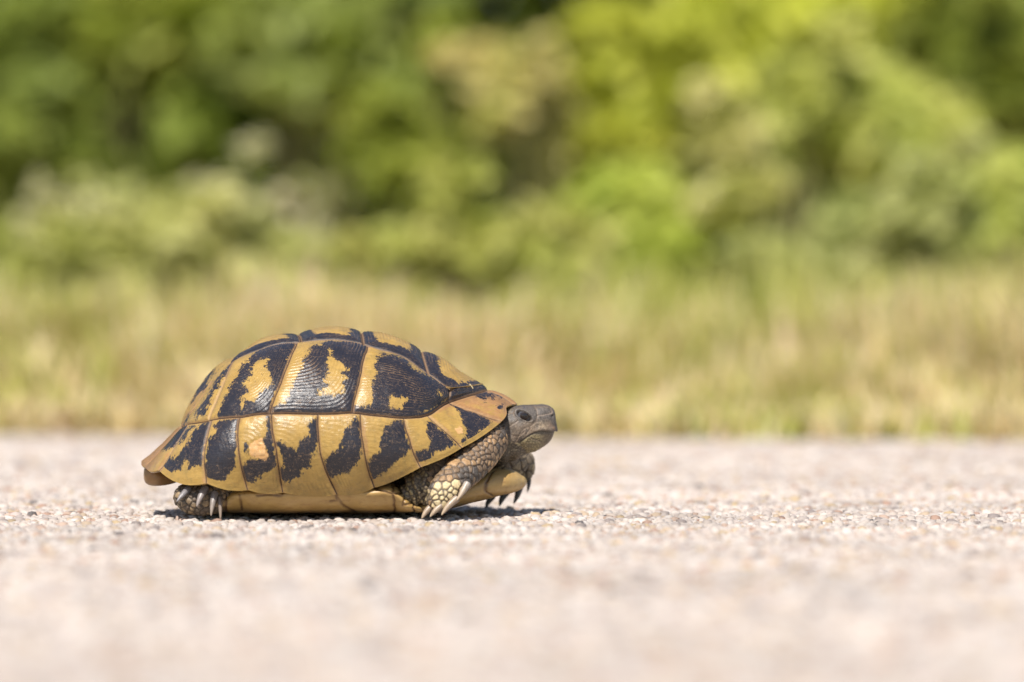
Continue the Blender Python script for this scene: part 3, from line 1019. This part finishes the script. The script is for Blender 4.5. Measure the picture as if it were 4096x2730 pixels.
for pi in range(6):
    for side in (True, False):
        k = (cellx == pi) & (celly == side)
        if k.sum() < 4: continue
        uq, inv = np.unique(qd[k], return_inverse=True)
        link('plate', mesh_from('plate', PLD.reshape(-1, 3)[uq], inv.reshape(-1, 4), M_PLAS, True, {'seam': psd[uq], 'dark': dk[uq]}), plastron)


# ------------------------------------------------------------------ skin: head, neck, limbs in one body
def loft(rings):
    """rings: list of (M,3) arrays -> verts, faces (closed with fans)"""
    n, m = len(rings), len(rings[0])
    V = [tuple(p) for r in rings for p in r]
    Fc = []
    for i in range(n - 1):
        for k in range(m):
            Fc.append((i * m + k, i * m + (k + 1) % m, (i + 1) * m + (k + 1) % m, (i + 1) * m + k))
    V.append(tuple(np.mean(rings[0], 0))); V.append(tuple(np.mean(rings[-1], 0)))
    c0, c1 = len(V) - 2, len(V) - 1
    for k in range(m):
        Fc.append((c0, (k + 1) % m, k)); Fc.append((c1, (n - 1) * m + k, (n - 1) * m + (k + 1) % m))
    return V, Fc


def limb(path, M=28, sub=6):
    """path: (px, py, y_mm, r_mm, depth_ratio); rounded ends"""
    pts = np.array([list(at(*p[:3])) + [p[3] * MM, p[4] if len(p) > 4 else 1.0] for p in path])
    t = np.linspace(0, len(pts) - 1, (len(pts) - 1) * sub + 1)
    i = np.minimum(t.astype(int), len(pts) - 2); f = (t - i)[:, None]
    e = np.concatenate([[2 * pts[0] - pts[1]], pts, [2 * pts[-1] - pts[-2]]])
    w = cr(f[:, 0])
    c = sum(w[:, k:k + 1] * e[i + k] for k in range(4))
    rings = []
    th = np.linspace(0, 2 * np.pi, M, endpoint=False)
    n = len(c)
    def ring(cc, tan, rs):
        s = np.cross(tan, [0, 1.0, 0]); s /= np.linalg.norm(s)
        d = np.cross(s, tan)
        return cc[:3] + np.cos(th)[:, None] * s * rs * cc[3] + np.sin(th)[:, None] * d * rs * cc[3] * cc[4]
    for k in range(n):
        tan = c[min(k + 1, n - 1), :3] - c[max(k - 1, 0), :3]; tan /= np.linalg.norm(tan)
        if k == 0:
            for a in (80, 55, 28):
                cc = c[0].copy(); cc[:3] -= tan * cc[3] * math.sin(math.radians(a)) * .8
                rings.append(ring(cc, tan, math.cos(math.radians(a))))
        rings.append(ring(c[k], tan, 1.0))
        if k == n - 1:
            for a in (28, 55, 80):
                cc = c[-1].copy(); cc[:3] += tan * cc[3] * math.sin(math.radians(a)) * .8
                rings.append(ring(cc, tan, math.cos(math.radians(a))))
    return loft(rings)


HEAD_ST = [(250, 330, 1230, 8.0), (380, 300, 1270, 9.0), (480, 290, 1300, 9.7), (600, 272, 1335, 10.2), (720, 254, 1370, 10.3), (850, 244, 1392, 9.9), (1000, 242, 1396, 9.2),
           (1130, 236, 1376, 8.3), (1250, 228, 1320, 7.5), (1350, 228, 1258, 6.8), (1430, 245, 1200, 6.1), (1500, 272, 1142, 5.4), (1555, 306, 1085, 4.7), (1598, 350, 1010, 3.9),
           (1622, 400, 925, 3.3), (1645, 560, 900, 2.5), (1662, 680, 895, 1.8), (1676, 770, 893, 1.0)]
rings = []
th = np.linspace(0, 2 * np.pi, 48, endpoint=False)
hs = np.array(HEAD_ST, float)
for a in np.linspace(0, 1, 70):
    x = np.interp(a, np.linspace(0, 1, len(hs)), hs[:, 0])
    tp, bt, wd = (smooth_interp(np.array([x]), hs[:, 0], hs[:, k])[0] for k in (1, 2, 3))
    pt, pb = at(*k4(x, tp), 0), at(*k4(x, bt), 0)
    c = (pt + pb) / 2; hz = (pt[2] - pb[2]) / 2
    cs, sn = np.cos(th), np.sin(th)
    e = .82
    r = np.zeros((48, 3))
    r[:, 0] = c[0]
    tap = np.where(sn > 0, 1 - .14 * sn ** 2, 1 - .30 * sn ** 2)
    r[:, 1] = np.sign(cs) * np.abs(cs) ** e * wd * MM * tap
    r[:, 2] = c[2] + np.sign(sn) * np.abs(sn) ** e * hz
    rings.append(r)

parts = [loft(rings)]
# neck and throat
parts.append(limb([(*k3(700, 520), 0, 12), (*k3(1000, 520), 0, 12), (*k3(1200, 500), 0, 11), (*k3(1360, 470), 0, 10)]))
parts.append(limb([(*k3(1000, 640), 0, 10), (*k3(1220, 600), 0, 9.5), (*k3(1380, 585), 0, 7.5), (*k3(1480, 570), 0, 6)]))
# near fore limb
FORE = [(*k3(1090, 545), -17, 8.8), (*k3(975, 705), -27, 8.8), (*k3(835, 865), -37, 8.0, .9), (*k3(700, 1000), -46, 7.4, .85), (*k3(600, 1120), -50.5, 7.2, .8), (*k3(530, 1225), -51.5, 6.1, .8)]
parts.append(limb(FORE))
# loose skin of the arm pit
parts.append(limb([(*k3(560, 860), -32, 8), (*k3(400, 1000), -36, 8.5), (*k3(300, 1100), -38, 8), (*k3(240, 1150), -39, 6)]))
# far fore limb: upper arm forward, fore foot down behind the plastron
FARF = [(*k3(1150, 700), 22, 9), (*k3(1330, 770), 28, 7.6), (*k3(1440, 790), 32, 6.2), (*k3(1475, 860), 34, 5.0), (*k3(1440, 930), 35, 4.6), (*k3(1300, 1010), 35, 4.4), (*k3(1180, 1060), 35, 4.0)]
parts.append(limb(FARF))
# near hind foot, a scaly stump under the rear rim
HIND = [(*k5(1900, 700), -30, 10), (*k5(1500, 900), -39, 9), (*k5(1250, 1020), -42, 7.4, 1.1), (*k5(1000, 1030), -42, 6.8, 1.1), (*k5(860, 980), -41, 5.6, 1.1)]
parts.append(limb(HIND))
FARH = [(*k5(1900, 700), 30, 10), (*k5(1500, 900), 38, 9), (*k5(1250, 985), 41, 7.2, 1.1), (*k5(1050, 990), 41, 6.5, 1.1)]
parts.append(limb(FARH))
# trunk inside the shell that carries them all
parts.append(limb([(840, 1890, 0, 12, 1.9), (1100, 1860, 0, 13, 1.9), (1500, 1860, 0, 13, 1.9), (1850, 1800, 0, 12, 1.7)]))
bm = bmesh.new()
for V, Fc in parts:
    vv = [bm.verts.new(p) for p in V]
    for f in Fc:
        bm.faces.new([vv[i] for i in f])
bmesh.ops.recalc_face_normals(bm, faces=bm.faces)
tmp = bpy.data.meshes.new('tmp_body'); bm.to_mesh(tmp); bm.free()
# scale to mm so the voxel size is comfortable
tmp.transform(Matrix.Scale(1000, 4))
tob = bpy.data.objects.new('tmp_body', tmp); sc.collection.objects.link(tob)
md = tob.modifiers.new('r', 'REMESH'); md.mode = 'VOXEL'; md.voxel_size = .38
ms = tob.modifiers.new('s', 'SMOOTH'); ms.iterations = 7; ms.factor = .5
dg = bpy.context.evaluated_depsgraph_get()
bme = bpy.data.meshes.new_from_object(tob.evaluated_get(dg))
bpy.data.objects.remove(tob)
nv = len(bme.vertices)
BV = np.zeros(nv * 3, np.float32); bme.vertices.foreach_get('co', BV); BV = BV.reshape(-1, 3).astype(float)
BN = np.zeros(nv * 3, np.float32); bme.vertices.foreach_get('normal', BN); BN = BN.reshape(-1, 3).astype(float)
BW = BV * MM
# side view coordinates (mirrored for the far side, so both cheeks are alike)
SV = BW.copy(); SV[:, 1] = -np.abs(SV[:, 1])
pxb = project(SV)
h4 = np.stack([(pxb[:, 0] - 1950) / .1658, (pxb[:, 1] - 1580) / .1658], 1)
pxr = project(BW)
K4MM = .1658 * .1107
head = (sstep(330, 430, h4[:, 0]) * sstep(1440, 1400, h4[:, 1])) * (np.abs(BV[:, 1]) < 14)
# throat belongs to the neck: behind the jaw corner, below the cheek
jaw = np.array([(430, 1030), (520, 1110), (640, 1170), (760, 1240), (930, 1310), (950, 1420)])
jx = np.interp(h4[:, 1], [0, 1030, 1110, 1170, 1240, 1310, 1420], [380, 430, 520, 640, 780, 930, 950])
head = head * sstep(-25, 25, h4[:, 0] - jx)
disp = np.zeros(nv)
col = np.zeros((nv, 3))


def paint(mask, c):
    global col
    m = np.clip(mask, 0, 1)[:, None]
    col = col * (1 - m) + np.array(c) * m


# --- scales on limbs and skin: seeds with a size each
FS = [(690, 790, 80, 1), (840, 795, 52, 1), (920, 795, 30, 1), (985, 790, 36, 1), (900, 700, 40, 0), (960, 650, 36, 0), (1020, 640, 34, 0), (1060, 600, 34, 1), (1000, 590, 34, 0), (1080, 680, 34, 0),
      (1090, 740, 34, 0), (1040, 750, 30, 0), (930, 745, 30, 0), (865, 745, 32, 0), (1100, 560, 32, 1), (1050, 545, 30, 0), (800, 890, 24, 3), (850, 930, 28, 3), (780, 945, 36, 3), (890, 870, 28, 0),
      (945, 900, 44, 3), (1000, 870, 34, 0), (1010, 810, 30, 0), (900, 970, 30, 3), (1045, 840, 32, 0), (1065, 795, 28, 0), (660, 970, 38, 1), (735, 960, 30, 0), (525, 1060, 48, 2), (620, 1050, 48, 2),
      (735, 1040, 58, 2), (580, 985, 34, 1), (810, 1010, 30, 3), (862, 1025, 34, 3), (672, 1095, 34, 2), (722, 1130, 32, 2), (475, 1130, 34, 2), (512, 1185, 24, 2), (560, 1140, 28, 2), (612, 1135, 26, 2),
      (660, 1172, 38, 2), (720, 1190, 28, 2), (525, 1250, 34, 2), (480, 1280, 26, 2), (440, 1190, 26, 3), (430, 1250, 26, 1), (590, 1262, 34, 2), (625, 1200, 22, 2), (570, 1190, 22, 2), (690, 1222, 26, 2),
      (960, 985, 32, 3), (920, 1040, 32, 0), (880, 1090, 30, 0), (835, 1120, 30, 0), (780, 1100, 30, 1), (500, 980, 34, 0), (560, 910, 34, 0), (640, 900, 40, 0), (720, 880, 34, 0)]
KINDC = [(.21, .125, .062), (.39, .225, .095), (.68, .53, .28), (.055, .045, .04)]
front = BN[:, 1] < -.15
legm = np.zeros(nv)
def path_dist(path, sl=slice(None)):
    pts = np.array([at(*p[:3]) for p in path]) / MM
    d = np.full(nv, 1e9)
    for a, b in zip(pts[:-1], pts[1:]):
        ab = b - a; t = np.clip(((BV - a) @ ab) / (ab @ ab), 0, 1)
        d = np.minimum(d, np.linalg.norm(BV - a - t[:, None] * ab, axis=1))
    return d
dF, dFF, dH, dFH = path_dist(FORE), path_dist(FARF), path_dist(HIND), path_dist(FARH)
region = np.full(nv, 0)                      # 0 skin / neck
region[dF < 11.5] = 1; region[dFF < 10.5] = 2
region[(dH < 11.5) & (pxr[:, 0] < 935)] = 3; region[(dFH < 11.5) & (pxr[:, 0] < 935)] = 3
region[(BV[:, 1] < -30) & (k3(0, 0)[0] + 0 < pxr[:, 0]) & (pxr[:, 0] < k3(430, 0)[0])] = 4      # arm pit
region[head > .5] = 5
seeds, srad, scol, sh = [], [], [], []
cand = np.where((region == 1) & front)[0]
for (x, y, r, kd_) in FS:
    px, py = k3(x, y)
    d = np.hypot(pxr[cand, 0] - px, pxr[cand, 1] - py)
    j = cand[np.argmin(d + (BV[cand, 1] + 60) * .05)]
    if d.min() > 12: continue
    seeds.append(BV[j]); srad.append(r * .36347 * .1107)
    scol.append(np.array(KINDC[kd_]) * RNG.uniform(.85, 1.12)); sh.append(.62)
RR = {0: .62, 1: 1.6, 2: 1.8, 3: 1.25, 4: .85, 5: .9}
RH = {0: .10, 1: .55, 2: .55, 3: .62, 4: .20, 5: .0}
order = RNG.permutation(nv)
cellhash = {}
def near_taken(p, r):
    c = tuple(np.floor(p / 4.0).astype(int))
    for a in (-1, 0, 1):
        for b in (-1, 0, 1):
            for d in (-1, 0, 1):
                for (qp, qr) in cellhash.get((c[0] + a, c[1] + b, c[2] + d), ()):
                    if (p[0] - qp[0]) ** 2 + (p[1] - qp[1]) ** 2 + (p[2] - qp[2]) ** 2 < (.92 * (r + qr)) ** 2: return True
    return False
for p, r in zip(seeds, srad):
    cellhash.setdefault(tuple(np.floor(p / 4.0).astype(int)), []).append((p, r))
vis = (region > 0) | (BV[:, 0] > at(1940, 1800, 0)[0] / MM)
for j in order:
    g = region[j]
    if not vis[j] or g == 5: continue
    r = RR[g] * RNG.uniform(.8, 1.3)
    p = BV[j]
    if near_taken(p, r): continue
    cellhash.setdefault(tuple(np.floor(p / 4.0).astype(int)), []).append((p, r))
    seeds.append(p); srad.append(r); sh.append(RH[g])
    if g == 1: c = np.array(KINDC[RNG.choice([0, 1, 3], p=[.55, .3, .15])])
    elif g == 2: c = np.array([(.33, .25, .14), (.22, .16, .09), (.14, .10, .06)][RNG.integers(0, 3)])
    elif g == 3: c = np.array([(.17, .11, .055), (.25, .165, .08), (.10, .065, .04)][RNG.integers(0, 3)])
    elif g == 4: c = np.array([(.30, .225, .10), (.22, .16, .075), (.15, .105, .055)][RNG.integers(0, 3)])
    else: c = np.array([(.155, .115, .068), (.12, .09, .055), (.20, .155, .085)][RNG.integers(0, 3)])
    scol.append(c * RNG.uniform(.85, 1.15))
seeds, srad, scol, sh = np.array(seeds), np.array(srad), np.array(scol), np.array(sh)
kd = kdtree.KDTree(len(seeds))
for i, c in enumerate(seeds): kd.insert(c, i)
kd.balance()
F1 = np.full(nv, 9.0); F2 = np.full(nv, 9.0); I1 = np.zeros(nv, int)
jit = np.stack([noise(BV, 1.6, 71), noise(BV, 1.6, 72), noise(BV, 1.6, 73)], 1) * .28
for j in np.where(vis & (region != 5))[0]:
    res = kd.find_n(BV[j] + jit[j], 7)
    best = sorted((d - srad[i], i) for (_, i, d) in res)
    F1[j], I1[j] = best[0]; F2[j] = best[1][0]
edge = np.clip((F2 - F1) / 2, 0, 5)
H = sh[I1]
rr = srad[I1]
skinm = vis & (region != 5)
prof = 1 - np.exp(-(edge / (.16 + .10 * rr)) ** 1.6)
distal = np.where((region == 1)[:, None], (seeds[I1] * 0 + np.array([-.55, -.2, -.8])), np.array([0, 0, -1.0]))
tilt = np.einsum('ij,ij->i', BV - seeds[I1], distal) / np.maximum(rr, .5)
disp += np.where(skinm, H * (prof - .55) + H * .30 * np.clip(tilt, -1, 1) * prof, 0)
base_border = np.where((region == 1)[:, None], np.array([.045, .024, .013]), np.array([.030, .020, .013]))
dome = sstep(.08, .50, edge)[:, None]
rim = np.exp(-((edge - .35) / .25) ** 2)[:, None] * .25
cc = scol[I1] * (1 + .25 * noise(BV, 2.0, 81)[:, None])
col = base_border * (1 - dome) + cc * dome
col = np.where((~vis)[:, None], np.array([.14, .10, .06]), col)
# arm-pit folds
fold = np.sin(BV[:, 0] * 1.5 + BV[:, 2] * .5 + 2.0 * noise(BV, 6, 90))
m4 = (region == 4)
disp += np.where(m4, .55 * fold, 0)
col = np.where(m4[:, None], col * (1 + .25 * fold[:, None]), col)
# neck creases and the darker collar under the shell
neckm = (region == 0) & vis
crease = np.sin((BV[:, 0] * .9 - BV[:, 2] * .5) + 2.2 * noise(BV, 7, 91))
disp += np.where(neckm, .22 * crease, 0)

# --- head relief and colouring, laid out on the side view
hx, hy = h4[:, 0], h4[:, 1]
side = sstep(.12, .5, np.abs(BN[:, 1]))
def groove(poly, w_mm, d_mm, wt=1.0):
    global disp, col
    d = seg_dist(h4, poly) * K4MM
    k = np.exp(-(d / w_mm) ** 2) * head * wt
    disp -= d_mm * k
    return k
upper = np.array((.055, .045, .041)); brown = np.array((.20, .135, .082)); jawc = np.array((.32, .25, .115)); tan = np.array((.34, .25, .155))
hn = fbm(BV, 2.4, 101); hn2 = fbm(BV, .9, 102)
hc = upper[None] * (1 + .6 * hn2[:, None] + .3 * hn[:, None]) + np.zeros((nv, 3))
mouth = [(1640, 893), (1560, 896), (1500, 895), (1400, 880), (1250, 890), (1150, 910), (1050, 960), (950, 1030), (850, 1100), (780, 1150)]
my = np.interp(hx, [p[0] for p in mouth[::-1]], [p[1] for p in mouth[::-1]])
below = sstep(-5, 25, hy - my) * sstep(560, 680, hx)
def blend(c, m):
    global hc
    hc = hc * (1 - m[:, None]) + np.array(c) * m[:, None]
# cheek: greyish brown mottled
blend(brown, np.clip(.5 + 1.2 * hn, 0, 1) * sstep(560, 760, hy) * sstep(1620, 1500, hx) * .9)
blend(tan, np.exp(-(((hx - 1300) / 170) ** 2 + ((hy - 740) / 110) ** 2)) * np.clip(.65 + hn2, 0, 1) * .95)
blend((.12, .10, .085), sstep(.1, .5, hn) * sstep(1100, 700, hx) * sstep(380, 520, hy) * .9)
blend((.27, .20, .075), np.exp(-(((hx - 470) / 80) ** 2 + ((hy - 350) / 60) ** 2)) * .8)
blend(jawc, below * np.clip(.8 + .6 * hn, 0, 1) * sstep(1600, 1300, hx))
blend((.15, .105, .06), below * sstep(1180, 1400, hx) * np.clip(.7 + .7 * hn, 0, 1))
blend((.11, .085, .06), below * sstep(900, 1100, hx) * sstep(1010, 940, hy) * .8)
blend((.34, .18, .09), np.exp(-(((hx - 1595) / 30) ** 2 + ((hy - 800) / 42) ** 2)))
blend((.22, .14, .10), np.exp(-(((hx - 1500) / 38) ** 2 + ((hy - 745) / 42) ** 2)) * .8)
blend((.26, .20, .10), sstep(600, 420, hx) * sstep(980, 1060, hy) * .9)
# plates of cheek, brow and snout
lines = [[(720, 635), (600, 710), (495, 775), (515, 900), (440, 1025)], [(515, 930), (630, 1000), (745, 1005), (840, 860), (900, 800), (1050, 740), (1180, 650)],
         [(745, 1005), (700, 1095), (640, 1175)], [(440, 1030), (540, 1120), (640, 1140), (740, 1150)], [(610, 440), (690, 340), (840, 285), (1000, 262), (1130, 285), (1190, 390), (1200, 500), (1180, 610)],
         [(1200, 510), (1400, 468), (1530, 440)], [(1180, 290), (1380, 275), (1520, 300), (1540, 420)], [(1010, 1010), (1120, 1080), (1300, 1130)], [(380, 470), (520, 430), (610, 440)],
         [(610, 440), (660, 560), (720, 635)], [(900, 800), (880, 900), (760, 1000)], [(1040, 760), (1010, 850), (930, 950)]]
lk = np.zeros(nv)
for l in lines:
    lk = np.maximum(lk, groove(l, .26, .20))
    d = seg_dist(h4, np.array(l) + 9) * K4MM
    blend((.30, .20, .13), np.exp(-(d / .26) ** 2) * .7 * side)
hc = hc * (1 - .55 * lk[:, None])
mk = groove(mouth, .30, .50)
hc = hc * (1 - .85 * mk[:, None])
# upper beak overhangs the lower jaw
disp += head * .45 * np.exp(-((my - hy - 45) / 55.) ** 2) * (hy < my) * sstep(1000, 1250, hx)
disp -= head * .35 * below * sstep(1180, 1050, hy) * sstep(900, 1200, hx)
# jaw scales
js = np.stack([hx, hy, np.zeros(nv)], 1)
jpts = []
for r_ in range(8):
    for c_ in range(16):
        jpts.append((620 + c_ * 75 + (r_ % 2) * 37 + RNG.uniform(-14, 14), 960 + r_ * 68 + RNG.uniform(-14, 14)))
jpts = np.array(jpts)
jd = np.sort(np.stack([np.hypot(hx - a, hy - b) for a, b in jpts]), axis=0)[:2]
je = (jd[1] - jd[0]) * K4MM / 2
jm = below * head * sstep(1360, 1180, hx) * sstep(20, 80, hy - my)
disp += jm * .22 * (1 - np.exp(-(je / .18) ** 2) - .5)
hc = hc * (1 - .55 * (jm * np.exp(-(je / .13) ** 2))[:, None])
# fine wrinkles round the eye and on the snout
ea = math.radians(27)
ex, ey = hx - 885, hy - 515
eu, ev = ex * math.cos(ea) + ey * math.sin(ea), -ex * math.sin(ea) + ey * math.cos(ea)
er = np.sqrt((eu / 205) ** 2 + (ev / np.where(ev < 0, 84, 88)) ** 2)
wr = np.sin(er * 22 + 2 * hn) * np.exp(-((er - 1.8) / .55) ** 2)
disp += head * side * (.10 * wr)
hc = hc * (1 + .25 * (wr * side)[:, None])
disp += head * (.10 * hn2 + .14 * hn)
# brow bulge, lids, socket
disp += head * side * .55 * np.exp(-(((hx - 900) / 330) ** 2 + ((hy - 400) / 150) ** 2))
lid = np.exp(-((er - 1.14) / .17) ** 2) * side * np.where(ev < 0, 1.35, .8)
disp += head * .50 * lid
hole = sstep(1.0, .86, er) * side * head
disp -= 2.3 * hole
hc = hc * (1 - .9 * hole[:, None])
blend((.105, .095, .088), np.exp(-((er - 1.25) / .12) ** 2) * side * (ev < 0) * .7)
# nostril
nk = np.exp(-(((hx - 1568) / 22) ** 2 + ((hy - 512) / 30) ** 2)) * head
disp -= .9 * nk
hc = hc * (1 - .9 * np.clip(nk * 1.4, 0, 1)[:, None])
disp += head * .30 * np.exp(-(((hx - 1560) / 60) ** 2 + ((hy - 450) / 50) ** 2))
# beak notch, dark tip
blend((.035, .03, .03), sstep(1600, 1665, hx) * .7)
col = col * (1 - head[:, None]) + np.clip(hc, .004, 1) * head[:, None]
col = np.clip(col, .004, 1)
BV2 = (BV + BN * disp[:, None]) * MM
BV2[:, 2] = np.maximum(BV2[:, 2], .0004)
bme.vertices.foreach_set('co', BV2.astype(np.float32).ravel())
ca = bme.attributes.new('Col', 'FLOAT_COLOR', 'POINT')
ca.data.foreach_set('color', np.concatenate([col, np.ones((nv, 1))], 1).astype(np.float32).ravel())
bme.polygons.foreach_set('use_smooth', np.ones(len(bme.polygons), bool))
bme.materials.clear(); bme.materials.append(M_SKIN)
bme.name = 'body'
bme.update()
body = link('body', bme, tort)


# ---- eyes
def eye(sgn):
    c = at(*k4(888, 518), -9.6)
    r = 4.2
    # sit the ball so that its front pole lies just under the skin around the socket
    k = np.where((er < 1.45) & (er > 1.15) & (np.sign(BV[:, 1]) == sgn) & (head > .5))[0]
    ys = np.abs(BV2[k, 1]).mean() / MM
    cy = (ys - r - .08)
    bm = bmesh.new()
    bmesh.ops.create_uvsphere(bm, u_segments=48, v_segments=32, radius=r * MM)
    me = bpy.data.meshes.new('eye'); bm.to_mesh(me); bm.free()
    co = np.array([tuple(v.co) for v in me.vertices])
    n = co / (r * MM)
    ax = np.array([.04, sgn * 1.0, .03]); ax /= np.linalg.norm(ax)
    ang = np.degrees(np.arccos(np.clip(n @ ax, -1, 1)))
    c_ = np.array((.010, .007, .006))[None] * np.ones((len(co), 1))
    iris = (sstep(15, 17, ang) * sstep(30, 27, ang))[:, None]
    c_ = c_ * (1 - iris) + np.array((.020, .012, .008)) * iris
    wht = sstep(29, 32, ang)[:, None]
    c_ = c_ * (1 - wht) + np.array((.07, .07, .078)) * wht
    at_ = me.attributes.new('Col', 'FLOAT_COLOR', 'POINT')
    at_.data.foreach_set('color', np.concatenate([c_, np.ones((len(co), 1))], 1).astype(np.float32).ravel())
    me.polygons.foreach_set('use_smooth', np.ones(len(me.polygons), bool))
    me.materials.append(M_EYE)
    me.transform(Matrix.Translation((c[0], sgn * cy * MM, c[2])))
    link('eye', me, tort)


eye(-1); eye(1)


# ---- claws
def claw(base, tip, r, bend=(0, 0, 1), bamt=.12, ca=(.30, .25, .20), cb=(.50, .38, .27)):
    a, b = np.array(base), np.array(tip)
    L = np.linalg.norm(b - a)
    n, M = 22, 16
    V, C = [], []
    mid = (a + b) / 2 + np.array(bend) * L * bamt * 2
    for i in range(n):
        t = i / (n - 1)
        p = (1 - t) ** 2 * a + 2 * t * (1 - t) * mid + t * t * b
        tg = 2 * (1 - t) * (mid - a) + 2 * t * (b - mid); tg /= np.linalg.norm(tg)
        s = np.cross(tg, [0, 1, 0]); s /= np.linalg.norm(s) + 1e-9
        d = np.cross(s, tg)
        rad = r * MM * ((1 - t ** 1.9) ** .8 * .92 + .08 * (1 - t) + .04 * (t < 1)) * (1 if i < n - 1 else .1)
        for k in range(M):
            th_ = 2 * math.pi * k / M
            V.append(p + (s * math.cos(th_) * .86 + d * math.sin(th_)) * rad)
            C.append(np.array(ca) * (1 - t) + np.array(cb) * t)
    Fc = [(i * M + k, i * M + (k + 1) % M, (i + 1) * M + (k + 1) % M, (i + 1) * M + k) for i in range(n - 1) for k in range(M)]
    V = np.array(V)
    V[:, 2] = np.maximum(V[:, 2], .0002)
    link('claw', mesh_from('claw', V, np.array(Fc), M_CLAW, True, {'Col': np.array(C)}), tort)


PALE, HORN, DARK, STEEL = (.25, .185, .135), (.43, .32, .21), (.05, .046, .044), (.155, .145, .15)
claw(at(*k3(455, 1285), -52), at(*k3(347, 1422), -55), 1.75, (-.5, -.2, .5), .07, PALE, HORN)
claw(at(*k3(580, 1265), -54), at(*k3(438, 1402), -57), 1.8, (-.5, -.2, .5), .07, PALE, HORN)
claw(at(*k3(735, 1195), -54), at(*k3(565, 1382), -58), 1.95, (-.6, -.2, .4), .06, PALE, HORN)
claw(at(*k3(850, 1035), -52), at(*k3(735, 1220), -56.5), 1.9, (.5, -.2, .5), .05, (.30, .26, .22), HORN)
claw(at(*k3(1130, 1170), 36), at(*k3(1052, 1305), 33), 1.8, (-.6, -.2, .4), .08, DARK, (.10, .085, .07))
claw(at(*k3(1285, 1120), 36), at(*k3(1205, 1288), 33), 2.0, (-.6, -.2, .4), .10, DARK, (.10, .085, .07))
claw(at(*k3(1425, 1060), 36), at(*k3(1358, 1258), 33), 2.0, (.6, -.2, .3), .10, DARK, (.13, .11, .09))
claw(at(*k3(1522, 955), 36), at(*k3(1510, 1132), 33), 1.35, (.6, -.2, .2), .10, DARK, (.12, .10, .085))
claw(at(*k5(930, 860), -47), at(*k5(722, 1082), -53), 1.75, (.2, -.6, .4), .08, STEEL, (.25, .225, .22))
claw(at(*k5(1225, 850), -49), at(*k5(1075, 1172), -55), 2.0, (-.2, -.6, .4), .08, STEEL, (.30, .245, .21))
claw(at(*k5(1395, 930), -50), at(*k5(1325, 1335), -55), 1.75, (-.2, -.6, .4), .07, STEEL, (.33, .26, .20))
claw(at(*k5(1470, 1010), -50), at(*k5(1488, 1412), -54), 1.25, (.3, -.6, .4), .06, (.11, .09, .08), (.31, .23, .165))


# ---- tail tip: smooth horny lobe tucked under the tail scute
def tail():
    rings = []
    th_ = np.linspace(0, 2 * np.pi, 28, endpoint=False)
    for (x, y, rz, ry, dy) in ((150, 600, .6, .6, -4), (160, 600, 3.0, 2.8, -4.2), (185, 605, 4.1, 3.6, -4.6), (250, 625, 4.5, 4.2, -5.4), (340, 640, 4.4, 4.4, -6), (450, 650, 4.0, 4.4, -6), (560, 660, 3.4, 4.2, -5), (700, 640, 3.0, 4, -4), (900, 560, 3, 4, -2)):
        c = at(*k5(x, y), dy)
        r = np.zeros((28, 3)); r[:, 0] = c[0] + np.cos(th_) * 0
        r[:, 1] = c[1] + np.cos(th_) * ry * MM; r[:, 2] = c[2] + np.sin(th_) * rz * MM
        rings.append(r)
    V, Fc = loft(rings)
    V = np.array(V)
    me = mesh_from('tail', V, Fc, M_SCUTE, True, {'blk': np.full(len(V), -6.0), 'warm': np.full(len(V), .62), 'seam': np.full(len(V), 6.0), 'spot': np.full(len(V), -1.0), 'ring': np.zeros(len(V))})
    o = link('tail', me, tort)
    md = o.modifiers.new('s', 'SUBSURF'); md.levels = 2; md.render_levels = 2
    o['label'] = 'smooth brown horny tail tip tucked under the rear rim'


tail()


# ---- a chip of straw lying on the shell above the neck
def straw():
    a, b = k2(982, 493), k2(1012, 519)
    pa, pb = np.array([.0, .0, .0]), None
    j1 = np.argmin(np.hypot(PX[:, 0] - a[0], PX[:, 1] - a[1])); j2 = np.argmin(np.hypot(PX[:, 0] - b[0], PX[:, 1] - b[1]))
    pa, pb = PN.reshape(-1, 3)[j1], PN.reshape(-1, 3)[j2]
    nn = NRM.reshape(-1, 3)[j1]
    t = (pb - pa); s = np.cross(nn, t); s /= np.linalg.norm(s)
    V = []
    for i, f in enumerate((0, .33, .66, 1.0)):
        w = (.00022, .00034, .00032, .00014)[i]
        c = pa + t * f + nn * (.00035 + .0002 * math.sin(f * 3))
        V += [c - s * w - nn * .00012, c + s * w - nn * .00012, c + s * w * .7 + nn * .00016, c - s * w * .7 + nn * .00016]
    Fc = [(i * 4 + k, i * 4 + (k + 1) % 4, i * 4 + 4 + (k + 1) % 4, i * 4 + 4 + k) for i in range(3) for k in range(4)] + [(3, 2, 1, 0), (12, 13, 14, 15)]
    n = len(V)
    o = link('straw_chip', mesh_from('straw_chip', np.array(V), Fc, M_GRASS, False, {'Col': np.tile((.72, .58, .36), (n, 1))}))
    tag(o, 'tiny pale straw chip lying on the shell above the neck', 'straw')


straw()
